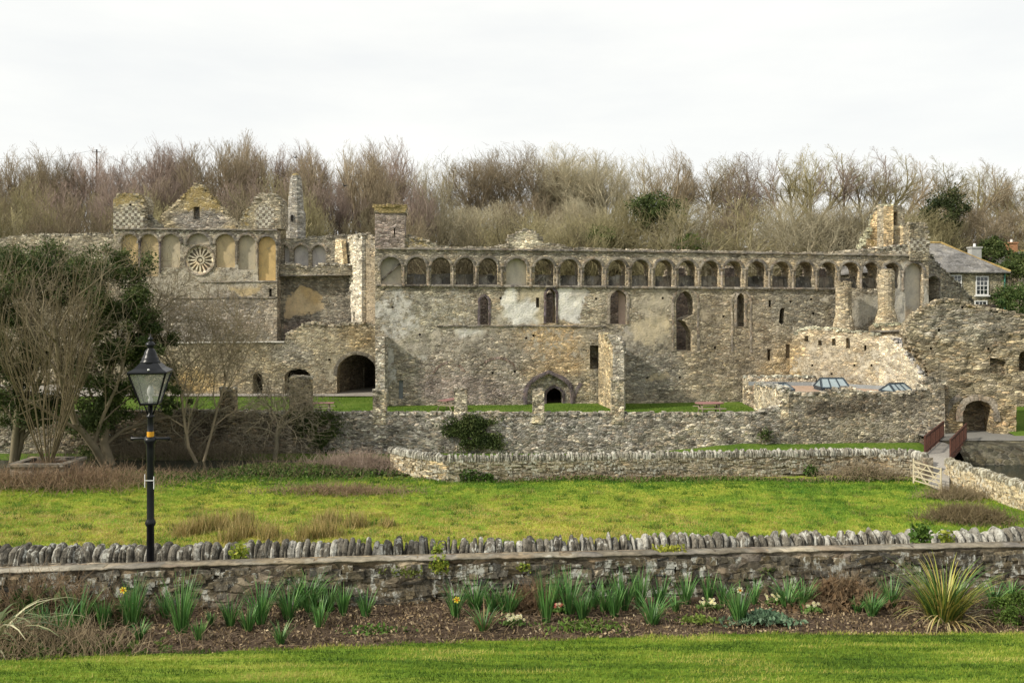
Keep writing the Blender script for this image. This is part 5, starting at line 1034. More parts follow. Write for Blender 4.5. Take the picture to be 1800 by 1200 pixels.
# ================================================================== the wood on the hill
ORD = 'first second third fourth fifth sixth seventh eighth ninth tenth eleventh twelfth thirteenth fourteenth fifteenth sixteenth seventeenth eighteenth nineteenth twentieth twenty-first twenty-second twenty-third twenty-fourth twenty-fifth twenty-sixth twenty-seventh twenty-eighth twenty-ninth thirtieth thirty-first thirty-second thirty-third thirty-fourth thirty-fifth thirty-sixth thirty-seventh thirty-eighth thirty-ninth fortieth forty-first forty-second forty-third forty-fourth forty-fifth forty-sixth forty-seventh forty-eighth forty-ninth fiftieth fifty-first fifty-second fifty-third fifty-fourth fifty-fifth fifty-sixth'.split()
TL = [(-40, 280), (0, 272), (35, 285), (70, 268), (105, 282), (130, 275), (165, 268), (200, 278), (235, 255), (270, 262), (305, 264), (335, 258), (370, 255), (405, 250), (435, 244), (470, 262), (505, 265), (540, 262), (575, 262), (610, 266), (645, 262), (680, 252), (710, 285), (745, 318), (775, 290), (820, 268), (862, 264), (905, 260), (945, 262), (980, 262), (1035, 272), (1070, 280), (1105, 268), (1145, 268), (1180, 300), (1215, 292), (1250, 282), (1290, 275), (1330, 272), (1370, 268), (1410, 270), (1450, 268), (1490, 272), (1530, 274), (1570, 285), (1610, 290), (1650, 300), (1690, 292), (1725, 290), (1765, 300), (1805, 300), (1840, 300)]
protos = {}
def proto(kind):
    if kind in protos: return None
    k = {'fan': dict(seed=3, height=13, nst=3, trunk_r=.25, levels=4, kids=(7, 6, 5, 6), spread=.62, upb=.32, fork=.30, wand=.12, ratio=.6, twig=.015, first=.2, env=(.35, .36)),
         'up': dict(seed=8, height=13, nst=4, trunk_r=.19, levels=4, kids=(9, 6, 5, 4), spread=.50, upb=.45, fork=.24, wand=.10, ratio=.55, twig=.014, first=.18, env=(.4, .28)),
         'up2': dict(seed=18, height=13, nst=4, trunk_r=.2, levels=4, kids=(9, 6, 5, 5), spread=.55, upb=.45, fork=.25, wand=.12, ratio=.56, twig=.014, first=.18, env=(.4, .3)),
         'dome': dict(seed=13, height=12, nst=2, trunk_r=.3, levels=4, kids=(9, 6, 6, 6), spread=.85, upb=.22, fork=.3, wand=.17, ratio=.62, twig=.014, first=.25, env=(.45, .42)),
         'high': dict(seed=44, height=13, nst=2, trunk_r=.24, levels=4, kids=(8, 6, 6, 6), spread=.8, upb=.28, fork=.28, wand=.15, ratio=.5, twig=.014, first=.5, env=(.62, .40)),
         'dome2': dict(seed=29, height=12, nst=3, trunk_r=.26, levels=4, kids=(7, 6, 6, 6), spread=.75, upb=.25, fork=.42, wand=.16, ratio=.62, twig=.014, first=.22, env=(.45, .42))}[kind]
    return grow(**k)
rt = random.Random(77); rows = []
for i, (x, yt) in enumerate(TL): rows.append(('crest', x, yt + 2, 117 + rt.uniform(-4, 6)))
x = -50
while x < 1850: rows.append(('upper slope', x + rt.uniform(-8, 8), pw(x, [(0, 325), (430, 305), (700, 325), (750, 362), (900, 352), (1200, 356), (1500, 352), (1800, 362)]) + rt.uniform(-12, 14), 105 + rt.uniform(-3, 3))); x += 54
x = -40
while x < 1850: rows.append(('lower slope', x + rt.uniform(-10, 10), pw(x, [(0, 360), (600, 350), (760, 372), (1000, 380), (1250, 352), (1500, 360), (1800, 380)]) + rt.uniform(-14, 18), 95 + rt.uniform(-3, 3))); x += 56
cnt = {}; first = {}
TONE = {'pinkish': (.32, .255, .22), 'brown': (.30, .25, .175), 'olive': (.30, .27, .155), 'pale': (.43, .39, .28), 'dark': (.20, .175, .115)}
for row, px, yt, d in rows:
    cnt[row] = cnt.get(row, 0) + 1; k = cnt[row]
    if row == 'crest': tone = 'pinkish' if (150 < px < 720 and rt.random() < .7) or (1320 < px < 1500 and rt.random() < .3) else ('olive' if px > 1180 and rt.random() < .6 else ('pale' if 760 < px < 1180 and rt.random() < .35 else 'brown'))
    elif row == 'upper slope': tone = rt.choice(('brown', 'pinkish', 'olive')) if px < 720 else rt.choice(('brown', 'olive', 'pale'))
    else: tone = rt.choice(('olive', 'brown', 'pale', 'olive', 'dark'))
    kind = rt.choice(('up', 'up2', 'up2', 'fan')) if px < 760 else (rt.choice(('fan', 'fan', 'dome2')) if px < 1180 else (rt.choice(('high', 'high', 'dome')) if row == 'crest' else rt.choice(('dome', 'dome2'))))
    X = (px - 900) / F * d; zb_ = h_hill(X, d) - .15; zt_ = EZ + (HY - yt) / F * d; h = max(4, zt_ - zb_)
    lab = 'bare %s tree on the hill%s, %s from the left there' % (tone, ' crest' if row == 'crest' else chr(39) + 's ' + row, ORD[k - 1])
    kf = rt.uniform(.8, 1.2); c = tuple(v * kf for v in TONE[tone]); rz = rt.uniform(0, 6.28)
    if kind not in first:
        r = thing('bare_tree', lab, 'tree', (0, 0, 0), 'bare trees of the hillside wood'); sg = proto(kind); tree_parts(r, sg, c); H = np.percentile(sg[:, 5], 99.3); first[kind] = (r, H, False); protos[kind] = 1
    r0, H, used = first[kind]; s = h / H; sxy = s * (1.15 if row == 'crest' else 1.3) * rt.uniform(.9, 1.15)
    if not used:
        r0.location = (X, d, zb_); r0.rotation_euler = (0, 0, rz); r0.scale = (sxy, sxy, s); first[kind] = (r0, H, True)
        r0['label'] = lab
    else: copy_tree(r0, (X, d, zb_), rz, (sxy, sxy, s), lab, 'bare trees of the hillside wood', c)
# undergrowth on the slope
def twigs(pts, ln, r, rs, up=.9, spread=.7):
    n = len(pts); d = rs.normal(size=(n, 3)) * spread; d[:, 2] = np.abs(d[:, 2]) + up; d /= np.linalg.norm(d, axis=1, keepdims=True); l = (ln * rs.uniform(.5, 1.3, n))[:, None]
    m1 = pts + d * l * .5; e = d + rs.normal(size=(n, 3)) * .45; e /= np.linalg.norm(e, axis=1, keepdims=True)
    return np.concatenate([np.column_stack([pts, m1, np.full(n, r), np.full(n, r * .7)]), np.column_stack([m1, m1 + e * l * .5, np.full(n, r * .7), np.full(n, r * .35)])])
n = 22000; a = np.stack([rs.uniform(-66, 66, n), rs.uniform(86.5, 116, n)], 1); z = np.array([h_hill(x, y) for x, y in a])
sg = twigs(np.column_stack([a, z]), 1.9, .02, rs, .8, .6); v, f = segmesh(sg, 3)
c = palette(n, [(.17, .145, .08), (.26, .20, .13), (.33, .24, .17), (.25, .25, .11)], .5 + .6 * vn(a, .08) + rs.normal(0, .12, n))
o = mk('undergrowth', v, f, M['litter'], None, {'Tint': np.concatenate([c, c]).repeat(6, 0)}); tag(o, 'tangled brown bramble and scrub covering the slope below the bare trees', 'undergrowth', None, 'stuff')
n = 42000; a = np.stack([rs.uniform(-66, 66, n), rs.uniform(86.5, 118, n)], 1); k = vn(a, .16, 3) > -.02; a = a[k]; z = np.array([h_hill(x, y) for x, y in a])
v, f = leafmesh(np.column_stack([a, z + np.abs(rs.normal(0, .5, len(a)))]), .42, rs, .2); c = palette(len(a), [(.03, .045, .015), (.06, .08, .025), (.10, .12, .035)], .5 + .8 * vn(a, .1, 8) + rs.normal(0, .15, len(a)))
tag(mk('hill_ivy', v, f, M['leaf'], None, {'Tint': c.repeat(4, 0)}), 'patchy dark ivy and green scrub on the ground of the wooded hill', 'ground cover', None, 'stuff')
# evergreens
def leafy(name, label, cat, c, r, n, size, cols, trunk=None, seed=1, group=None, clumps=40, up=.1, flat=1.0, part='crown'):
    q = np.random.RandomState(seed); base = (c[0], c[1], trunk if trunk is not None else c[2] - r[2]); t = thing(name, label, cat, base, group)
    cl = q.normal(size=(clumps, 3)); cl /= np.linalg.norm(cl, axis=1, keepdims=True); cl *= q.uniform(.25, .95, clumps)[:, None] ** .6; cr = q.uniform(.16, .34, clumps)
    idx = q.randint(0, clumps, n); p = cl[idx] + q.normal(size=(n, 3)) * cr[idx][:, None] * .55; p = p * np.array(r) + np.array(c)
    v, f = leafmesh(p, size, q, up); cc = palette(n, cols, .5 + q.normal(0, .16, n) + (q.uniform(-.25, .25, clumps))[idx]); mk(part, v, f, M['leaf'], t, {'Tint': cc.repeat(4, 0)})
    if trunk is not None:
        sg = []; 
        for k in range(min(clumps, 26)): a_ = np.array([c[0], c[1], trunk + (c[2] - trunk) * q.uniform(.3, .9)]); b2 = cl[k] * np.array(r) * .8 + np.array(c); sg.append((*a_, *b2, .07 * r[0] / 2, .02))
        sg.append((c[0], c[1], trunk - .3, c[0], c[1], c[2], .09 * r[2], .04 * r[2])); v, f = segmesh(np.array(sg), 6); o = mk('trunk', v, f, M['bark'], t, None, True); o.color = (.13, .11, .08, 1)
    return t
G1_ = [(.03, .05, .016), (.075, .105, .03), (.18, .20, .075)]
def at(px, py, d): return tuple(P(px, py, d))
sc_ = 97 / F; leafy('evergreen_tree', 'dark green ivy smothered tree above the middle of the arcade', 'tree', at(1150, 375, 97), (54 * sc_, 3, 36 * sc_), 5600, .30, G1_, 7, 3, None, 50)
leafy('pine_tree', 'dark wind shaped pine on the hill right of the ruined stair tower', 'tree', at(1660, 372, 96), (36 * sc_, 2.6, 40 * sc_), 6000, .26, [(.02, .035, .012), (.045, .06, .02), (.09, .10, .035)], 6, 4, None, 40)
leafy('laurel_bush', 'rounded green bush right of the stone house, upper of two', 'bush', at(1795, 470, 84), (42 * .056, 2.2, 26 * .056), 6000, .22, [(.04, .07, .02), (.09, .12, .035), (.15, .17, .06)], None, 5, 'bushes beside the stone house')
leafy('laurel_bush', 'rounded darker green bush right of the stone house, lower of two', 'bush', at(1792, 525, 78), (48 * .052, 2.2, 34 * .052), 7000, .22, [(.03, .065, .018), (.07, .11, .03), (.13, .16, .05)], None, 6, 'bushes beside the stone house')
leafy('conifer_bush', 'dark conifer hedge behind the house chimney', 'bush', at(1745, 440, 92), (26 * .061, 2, 24 * .061), 4000, .25, G1_, None, 7)
leafy('gorse_bush', 'bright green bush behind the right half of the arcade parapet', 'bush', at(1215, 432, 92), (30 * .061, 1.6, 20 * .061), 3500, .25, [(.05, .10, .02), (.11, .19, .03), (.17, .24, .05)], None, 8)
leafy('hill_shrub', 'yellowish green bush on the slope behind the two window bays', 'bush', at(1052, 418, 94), (30 * .062, 1.6, 22 * .062), 2500, .25, [(.07, .10, .03), (.13, .17, .05), (.17, .2, .07)], None, 9)
# ================================================================== shrubs and trees by the river, left
pb = P(70, 850, 46.5)
pn_ = thing('stone_planter', 'square weathered stone planter holding the tall many stemmed shrub', 'planter', (pb.x, pb.y, -2.1)); m = MB()
x0, x1, y0, y1 = pb.x - 1.45, pb.x + 1.45, 46.2, 48.4
for bb in (((x0, y0, -2.3), (x1, y0 + .25, -1.0)), ((x0, y1 - .25, -2.3), (x1, y1, -1.0)), ((x0, y0 + .25, -2.3), (x0 + .25, y1 - .25, -1.0)), ((x1 - .25, y0 + .25, -2.3), (x1, y1 - .25, -1.0))): m.box(*bb)
m.build('wall', M['dress'], pn_); m = MB(); m.box((x0 - .12, y0 - .12, -1.0), (x1 + .12, y0 + .3, -.86)); m.box((x0 - .12, y1 - .3, -1.0), (x1 + .12, y1 + .12, -.86)); m.box((x0 - .12, y0 + .3, -1.0), (x0 + .3, y1 - .3, -.86)); m.box((x1 - .3, y0 + .3, -1.0), (x1 + .12, y1 - .3, -.86)); m.build('rim', M['cornice'], pn_)
m = MB(); m.box((x0 + .2, y0 + .2, -1.2), (x1 - .2, y1 - .2, -1.0)); m.build('soil', M['soil'], pn_)
def bare(name, label, loc, color, cat='tree', part_ivy=None, **k):
    t = thing(name, label, cat, loc); sg = grow(**k); tree_parts(t, sg, color); return t, sg
bare('coppiced_shrub', 'tall bare shrub of many straight upright stems growing from the stone planter', (pb.x, 47.3, -1.0), (.135, .11, .07), 'shrub', seed=41, height=12.3, nst=24, trunk_r=.036, levels=3, kids=(4, 3, 3), spread=.30, upb=.42, fork=.30, wand=.06, ratio=.42, twig=.010, first=.25)
t2 = P(195, 830, 52); tt, sg = bare('ivy_clad_tree', 'old spreading tree heavily clad in dark ivy, left behind the lamp lantern', (t2.x, 52, -2.2), (.20, .17, .12), seed=52, height=14.6, nst=2, trunk_r=.27, levels=4, kids=(9, 7, 5, 5), spread=1.0, upb=.12, fork=.3, wand=.2, ratio=.64, twig=.014, first=.15, env=(.5, .36))
q = np.random.RandomState(2)
def ivy_on(root, centres, n, size, cols=G1_, seed=1, name='ivy'):
    q = np.random.RandomState(seed); P_ = []
    for (px, py, d, rx, ry, rd, wt) in centres:
        k = int(n * wt); c = P(px, py, d); s = d / F; cn = 26; cl = q.normal(size=(cn, 3)) * np.array([rx * s * .5, rd * .5, ry * s * .5]); i = q.randint(0, cn, k); P_.append(cl[i] + q.normal(size=(k, 3)) * .33 * min(1.6, rx * s * .4) + np.array(c))
    P_ = np.concatenate(P_); v, f = leafmesh(P_, size, q, .1); return mk(name, v, f, M['leaf'], root, {'Tint': palette(len(P_), cols, .42 + .5 * np.array([noise.noise(Vector(p) * .9) for p in P_]) + q.normal(0, .14, len(P_))).repeat(4, 0)})
ivy_on(tt, [(205, 560, 52, 60, 90, 2.2, .3), (230, 660, 52, 50, 60, 2, .2), (120, 490, 52, 70, 35, 2.2, .17), (180, 740, 52, 50, 40, 2, .1), (255, 600, 52, 35, 50, 2, .1), (215, 470, 52, 50, 30, 2, .07), (300, 700, 52, 20, 40, 1, .03)], 62000, .17, seed=3)
t3 = P(20, 830, 53); ti, sg3 = bare('ivy_clad_tree', 'ivy covered tree at the left edge behind the many stemmed shrub', (t3.x, 53, -2.2), (.19, .165, .115), seed=62, height=15.0, nst=2, trunk_r=.24, levels=4, kids=(9, 7, 5, 5), spread=.9, upb=.2, fork=.3, wand=.18, ratio=.64, twig=.014, first=.15, env=(.5, .36))
ivy_on(ti, [(20, 520, 53, 60, 60, 2.4, .35), (50, 460, 53, 70, 35, 2.2, .2), (10, 640, 53, 60, 70, 2.2, .3), (60, 720, 53, 50, 40, 2, .15)], 52000, .17, seed=4)
t5 = P(345, 830, 52); bare('bare_tree', 'bare grey brown twiggy tree right of the lamp, in front of the wheel window wing', (t5.x, 53, -2.2), (.24, .20, .14), seed=71, height=12.3, nst=2, trunk_r=.12, levels=4, kids=(9, 7, 6, 5), spread=.95, upb=.16, fork=.3, wand=.2, ratio=.62, twig=.013, first=.22, env=(.55, .32))
t6 = P(488, 800, 54.5); bare('small_tree', 'small crooked bare tree leaning over the yard wall below the dark archways', (t6.x - .2, 54.5, -1.9), (.24, .21, .155), seed=83, height=5.6, nst=1, trunk_r=.19, levels=4, kids=(8, 6, 5, 4), spread=1.3, upb=.0, fork=.2, wand=.3, ratio=.7, twig=.014, first=.3, tilt=.22)
t7 = P(330, 800, 55); bare('small_tree', 'low bare tree with arching pale branches against the yard wall right of the lamp', (t7.x, 55, -2.0), (.26, .23, .17), seed=85, height=5.4, nst=2, trunk_r=.10, levels=3, kids=(7, 5, 5), spread=1.2, upb=.02, fork=.5, wand=.26, ratio=.7, twig=.014, first=.2)
# ivy on the yard wall
def wall_ivy(label, blobs, n, seed, d=56.85, cols=G1_, size=.15):
    c = P(blobs[0][0], blobs[0][1], d); t = thing('ivy', label, 'ivy', tuple(c)); q = np.random.RandomState(seed); A = []
    for (px, py, rx, ry, wt) in blobs:
        k = int(n * wt); a = q.normal(size=(k, 2)) * np.array([rx, ry]) * .5; pp = np.array([P(px + x, py + y, d) for x, y in a]); pp = pp[vn(pp[:, [0, 2]], 1.1, seed) > -.16]; pp[:, 1] -= np.abs(q.normal(0, .08, len(pp))); A.append(pp)
    A = np.concatenate(A); v, f = leafmesh(A, size, q, .1); mk('leaves', v, f, M['leaf'], t, {'Tint': palette(len(A), cols, .45 + .5 * vn(A[:, [0, 2]], 1.2) + q.normal(0, .16, len(A))).repeat(4, 0)})
    sg = []
    for k in range(14): x = blobs[0][0] + q.uniform(-.6, .6) * blobs[0][2]; a = P(x, blobs[0][1] + blobs[0][3], d); b2 = P(x + q.uniform(-12, 12), blobs[0][1] - blobs[0][3] * .7, d); sg.append((*a, *b2, .02, .01))
    v, f = segmesh(np.array(sg), 4); o = mk('stems', v, f, M['bark'], t); o.color = (.15, .12, .08, 1)
wall_ivy('dark ivy patch hanging over the yard wall beside the second pier from the buttress', [(825, 765, 46, 26, .5), (838, 742, 40, 14, .25), (868, 775, 18, 20, .12), (800, 755, 26, 18, .13)], 6500, 11)
wall_ivy('dark ivy on the yard wall behind the small crooked tree', [(555, 745, 44, 24, .6), (568, 775, 24, 20, .3), (535, 728, 40, 10, .1)], 5000, 12)
wall_ivy('thin straggling ivy on the front wall of the annex', [(1345, 765, 14, 12, .5), (1338, 760, 24, 9, .5)], 300, 13, 56.7)
for i, (px, py, sz) in enumerate(((1112, 698, 8), (1198, 690, 6), (1250, 688, 4))):
    pass
# brambles
def bramble(label, px, py, d, rx, ry, h, n, cols, seed, leaves=0, lcols=G1_, r=.011, ln=1.0, cat='brambles', name='bramble_patch', zf=None, up=.5):
    q = np.random.RandomState(seed); c = P(px, py, d); a = q.normal(size=(n, 2)) * np.array([rx, ry]) * .5 + np.array([c.x, d]); zf = zf or (lambda x, y: h_meadow(x, y) if y < 51 else h_bank(x, y)); z = np.array([zf(x, y) for x, y in a])
    env = np.exp(-(((a[:, 0] - c.x) / rx) ** 2 + ((a[:, 1] - d) / ry) ** 2) * 1.2); pz = z + env * h * q.uniform(0, .8, n)
    t = thing(name, label, cat, (c.x, d, float(z.mean()))); sg = twigs(np.column_stack([a, pz]), ln, r, q, up, .8); v, f = segmesh(sg, 3)
    cc = palette(n, cols, q.uniform(0, 1, n)); mk('stems', v, f, M['litter'], t, {'Tint': np.concatenate([cc, cc]).repeat(6, 0)})
    if leaves:
        a = q.normal(size=(leaves, 2)) * np.array([rx, ry]) * .55 + np.array([c.x, d]); z = np.array([zf(x, y) for x, y in a]); env = np.exp(-(((a[:, 0] - c.x) / rx) ** 2 + ((a[:, 1] - d) / ry) ** 2) * 1.2)
        v, f = leafmesh(np.column_stack([a, z + env * h * q.uniform(0, .9, leaves)]), .13, q, .6); mk('leaves', v, f, M['leaf'], t, {'Tint': palette(leaves, lcols, q.uniform(0, 1, leaves)).repeat(4, 0)})
BR = [(.17, .115, .07), (.27, .18, .115), (.35, .26, .17)]
bramble('mass of dead reddish brown brambles around the stone planter', 90, 850, 46.2, 5.6, 1.8, .9, 2800, BR, 31, 900)
bramble('dead brown bramble bank in front of the yard wall, left of the field wall end', 630, 800, 51.2, 3.0, 1.4, .95, 3000, [(.25, .185, .14), (.34, .26, .21), (.42, .33, .27)], 32, 1500)
bramble('low pinkish dead stems in the meadow left of the field wall', 600, 860, 44.5, 4.0, 1.0, .35, 1200, BR, 33, 300, ln=.5)
bramble('matted brown bramble mound in the meadow corner near the sunlit wall', 1700, 925, 38.5, 1.7, .9, .5, 2400, [(.11, .085, .045), (.19, .145, .08), (.25, .20, .12)], 34, 500, ln=.6)
bramble('dry stems against the field wall near the wooden gate', 1520, 838, 48.0, 2.4, .5, .9, 700, [(.26, .2, .13), (.34, .27, .18)], 35, 500, ln=.8)
bramble('brown stems at the foot of the sunlit wall beside the gate', 1680, 885, 43.3, 1.6, .7, .4, 900, [(.22, .17, .10), (.30, .24, .15)], 36, 300, ln=.6)
bramble('green leafy weeds and brambles along the stream left of the field wall', 520, 835, 49.6, 6.5, 1.6, .8, 900, [(.13, .10, .06), (.2, .16, .1)], 37, 9000, [(.03, .08, .015), (.08, .14, .025), (.17, .22, .06)], ln=.7, cat='weeds', name='weed_bank')
bramble('green weeds below the stone planter and ivy clad trees', 250, 835, 48.8, 5.0, 1.4, .4, 700, BR, 38, 7000, [(.03, .08, .012), (.07, .14, .02), (.12, .19, .035)], ln=.5, cat='weeds', name='weed_bank')
bramble('row of leafy weeds at the foot of the field wall', 1150, 842, 47.9, 13.5, .5, .3, 900, BR, 39, 5200, [(.05, .11, .02), (.10, .17, .03), (.18, .23, .06)], ln=.4, cat='weeds', name='weed_bank')
bramble('brown scrub along the stream at the foot of the yard wall', 300, 800, 54.5, 8.0, 1.0, .7, 1900, [(.12, .10, .065), (.18, .15, .10), (.22, .18, .12)], 40, 1200, ln=1.3)
# rush tufts
RT = [(322, 940, 22, 26), (352, 934, 26, 30), (385, 928, 26, 28), (425, 918, 20, 24), (432, 945, 30, 32), (470, 950, 22, 26), (405, 955, 24, 26), (538, 952, 24, 26), (575, 948, 30, 28), (576, 918, 26, 24), (626, 926, 26, 26), (681, 924, 14, 18), (500, 960, 14, 16)]
for i, (px, py, wd, ht) in enumerate(RT):
    d = 9.93 * F / (py - HY); s = d / F; c = P(px, py, d); zz = h_meadow(c.x, c.y); q = np.random.RandomState(300 + i); n = int(13 * wd); a = q.normal(size=(n, 2)) * np.array([wd * s * .42, .28]) + np.array([c.x, c.y])
    v, f = blades(np.column_stack([a, np.full(n, zz - .03)]), ht * s * 1.0, .036, q, .26); cc = palette(n, [(.10, .14, .03), (.30, .24, .09), (.44, .33, .14), (.50, .40, .20)], q.uniform(0, 1, n)).repeat(3, 0)
    t = mk('rush_tuft', v, f, M['grass'], None, {'Tint': cc}, loc=(c.x, c.y, zz)); tag(t, 'tuft of brown rushes in the meadow, %s from the left' % ORD[sorted(range(len(RT)), key=lambda j: RT[j][0]).index(i)], 'rushes', 'rush tufts in the meadow')
# ================================================================== the flower bed
def bed_at(px, py):
    z = 4.03; d = (EZ - z) * F / (py - HY); x = (px - 900) / F * d; return x, d, h_bed(x, d)
def straps(m, c, n, h, wd, spread, droop, rng, cols, seg=4, curl=.0):
    for k in range(n):
        az = rng.uniform(0, 6.283); r0 = spread * .35 * math.sqrt(rng.random()); hh = h * rng.uniform(.55, 1.08); ln = rng.uniform(.1, 1) * spread / max(h, .01); p = Vector((c[0] + math.cos(az) * r0, c[1] + math.sin(az) * r0 * .7, c[2] - .01)); dirn = Vector((math.cos(az) * ln, math.sin(az) * ln, 1)).normalized()
        sd = Vector((-math.sin(az + rng.uniform(-.8, .8)), math.cos(az), 0)).normalized(); pts = []; q = p.copy(); dd = dirn.copy(); L2 = hh
        for s in range(seg + 1):
            ww = wd * (.75 if s == 0 else (1.0 - (s / seg) ** 2 * .92)); pts.append((q - sd * ww / 2, q + sd * ww / 2)); dd = (dd + Vector((math.cos(az), math.sin(az), 0)) * droop * .5 + Vector((0, 0, -droop * (s / seg) * 1.4))).normalized(); q = q + dd * (L2 / seg)
        V = [x for ab in pts for x in ab]; cc = rng.choice(cols); kk = rng.uniform(.7, 1.3); m.add(V, [(2 * i, 2 * i + 1, 2 * i + 3, 2 * i + 2) for i in range(seg)], tuple(x * kk for x in cc))
GC = [(.065, .17, .04), (.10, .24, .055), (.16, .31, .08), (.045, .12, .03)]
CL = [(78, 1112, 52, 36), (104, 1122, 74, 46), (138, 1092, 66, 44), (182, 1092, 48, 30), (232, 1086, 66, 56), (246, 1114, 38, 20), (318, 1100, 84, 54), (372, 1086, 26, 14), (405, 1088, 46, 26), (436, 1098, 42, 26), (458, 1086, 68, 38), (493, 1120, 42, 36), (508, 1078, 60, 44), (546, 1064, 66, 34), (562, 1090, 50, 36), (603, 1070, 52, 26), (643, 1070, 42, 30), (800, 1072, 52, 24), (836, 1062, 48, 34), (850, 1096, 46, 44), (893, 1066, 52, 40), (960, 1080, 84, 32), (1000, 1066, 66, 42), (1024, 1076, 46, 42), (1062, 1064, 52, 30), (1096, 1060, 60, 42), (1124, 1056, 56, 30), (1146, 1086, 54, 44), (1188, 1066, 36, 20), (1206, 1050, 46, 34), (1272, 1050, 54, 32), (1326, 1050, 46, 20), (1300, 1084, 58, 36), (1384, 1054, 54, 34), (1412, 1056, 46, 30), (1507, 1066, 26, 22), (1533, 1072, 36, 32), (1566, 1054, 50, 36), (1748, 1048, 46, 44), (1778, 1044, 34, 18), (60, 1080, 54, 40), (210, 1070, 44, 26), (290, 1074, 46, 24), (350, 1112, 34, 22), (530, 1062, 58, 34), (580, 1062, 44, 24), (866, 1064, 44, 26), (980, 1058, 50, 26), (1042, 1058, 46, 26), (1080, 1072, 46, 30), (1160, 1054, 44, 26), (1246, 1046, 44, 24)]
order = sorted(range(len(CL)), key=lambda j: CL[j][0]); rc = random.Random(50)
for j, i in enumerate(order):
    px, py, h, wd = CL[i]; x, d, z = bed_at(px, py); s = d / F; m = MB(); straps(m, (x, d, z), int((18 + wd * 1.7) * rc.uniform(.7, 1.2)), h * s * 1.22 * rc.uniform(.9, 1.1), .015, wd * s * rc.uniform(.45, .75), rc.uniform(.08, .30), rc, GC if px != 850 else GC + [(.26, .17, .09)] * 2)
    t = m.build('daffodil_clump', M['strap'], None, False, True, loc=(x, d, z)); tag(t, '%s clump of daffodil leaves in the flower bed, %s from the left' % ('tall' if h > 58 else ('short' if h < 42 else 'medium'), ORD[j]), 'daffodils', 'daffodil clumps in the flower bed')
def flowerhead(m, c, r, col, col2, face):
    f = Vector(face).normalized(); a = f.orthogonal().normalized(); b2 = f.cross(a)
    for k in range(6):
        an = k * math.pi / 3; u = a * math.cos(an) + b2 * math.sin(an); w_ = a * -math.sin(an) + b2 * math.cos(an); m.add([Vector(c) + u * r * .2, Vector(c) + u * r * .7 + w_ * r * .3, Vector(c) + u * r + f * r * .1, Vector(c) + u * r * .7 - w_ * r * .3], [(0, 1, 2, 3)], col)
    V = []
    for (o, rr_) in ((0, .18), (.45, .26)):
        for k in range(8): V.append(Vector(c) + f * o * r + (a * math.cos(k * math.pi / 4) + b2 * math.sin(k * math.pi / 4)) * rr_ * r * 1.2)
    m.add(V, [(k, (k + 1) % 8, 8 + (k + 1) % 8, 8 + k) for k in range(8)] + [tuple(range(8))], col2)
for (px, py, by, lab) in ((217, 1036, 1088, 'yellow daffodil flower at the left of the bed'), (803, 1053, 1075, 'yellow daffodil flower low in the middle of the bed'), (1300, 1036, 1084, 'cream daffodil flower near the right of the bed')):
    x, d, z = bed_at(px, by); c = P(px, py, d - .12); m = MB(); m.tube([(c.x + .02, d - .05, z), (c.x, d - .1, c.z - .04), (c.x, d - .1, c.z)], .005, 5, (.07, .17, .05)); flowerhead(m, (c.x, d - .13, c.z), .045, (.75, .62, .06) if px < 1000 else (.8, .76, .5), (.80, .38, .02), (.15, -1, .1)); t = m.build('daffodil_flower', M['strap'], None, False, True, loc=(x, d, z)); tag(t, lab, 'flower')
def primrose(px, py, w_, label, fcols, gcols=[(.10, .19, .04), (.15, .25, .06)], nf=26, h=.1, n=140, name='primrose_plant', cat='flowers', size=.055):
    x, d, z = bed_at(px, py); s = d / F; q = np.random.RandomState(int(px)); r = w_ * s * .5; t = thing(name, label, cat, (x, d, z))
    a = q.normal(size=(n, 2)) * np.array([r, r * .45]) * .6 + np.array([x, d]); zz = z + .02 + h * .7 * np.exp(-((a[:, 0] - x) / r) ** 2) * q.uniform(.3, 1, n); v, f = leafmesh(np.column_stack([a, zz]), size, q, .5, .55); mk('leaves', v, f, M['leaf'], t, {'Tint': palette(n, gcols, q.uniform(0, 1, n)).repeat(4, 0)})
    if nf:
        rr_ = random.Random(int(px))
        for k in range(nf): m = MB(); fx, fy = x + rr_.gauss(0, r * .5), d - .03 + rr_.gauss(0, r * .25); flowerhead(m, (fx, fy, z + h + rr_.uniform(0, .05)), .019, rr_.choice(fcols), (.7, .6, .15), (rr_.uniform(-.5, .5), -1, rr_.uniform(.4, 1.2))); m.build('bloom', M['strap'], t, False, True)
cream = [(.75, .72, .45), (.8, .78, .55)]
primrose(903, 1088, 36, 'cream primrose clump in the middle of the bed beside the path edge', cream)
primrose(985, 1066, 26, 'small plant with pink and cream blooms behind a tall daffodil clump', [(.6, .12, .12), (.75, .7, .5)], nf=12)
primrose(1247, 1060, 40, 'cream primrose clump left of the silvery leaved plant', cream, nf=22)
primrose(1362, 1050, 36, 'cream primroses behind the silvery leaved plant', cream, nf=18)
primrose(1430, 1066, 30, 'small cream primrose right of the silvery leaved plant', cream, nf=8)
primrose(1340, 1084, 84, 'low mound of silvery green leaves near the right of the bed', [], [(.09, .17, .09), (.15, .24, .14), (.2, .29, .19)], 0, .16, 900, 'silvery_plant', 'plant', .075)
primrose(1225, 1084, 60, 'low yellow green leafy plants left of the silvery mound', [], [(.12, .19, .03), (.19, .25, .05)], 0, .07, 260, 'ground_plant', 'plant')
primrose(1030, 1092, 110, 'low spreading green leaves at the front of the bed centre', [], [(.07, .14, .02), (.14, .2, .04)], 0, .05, 420, 'ground_plant', 'plant')
primrose(660, 1100, 90, 'small green seedlings in leaf litter left of the bed centre', [], [(.06, .14, .02), (.1, .19, .03)], 0, .05, 160, 'ground_plant', 'plant')
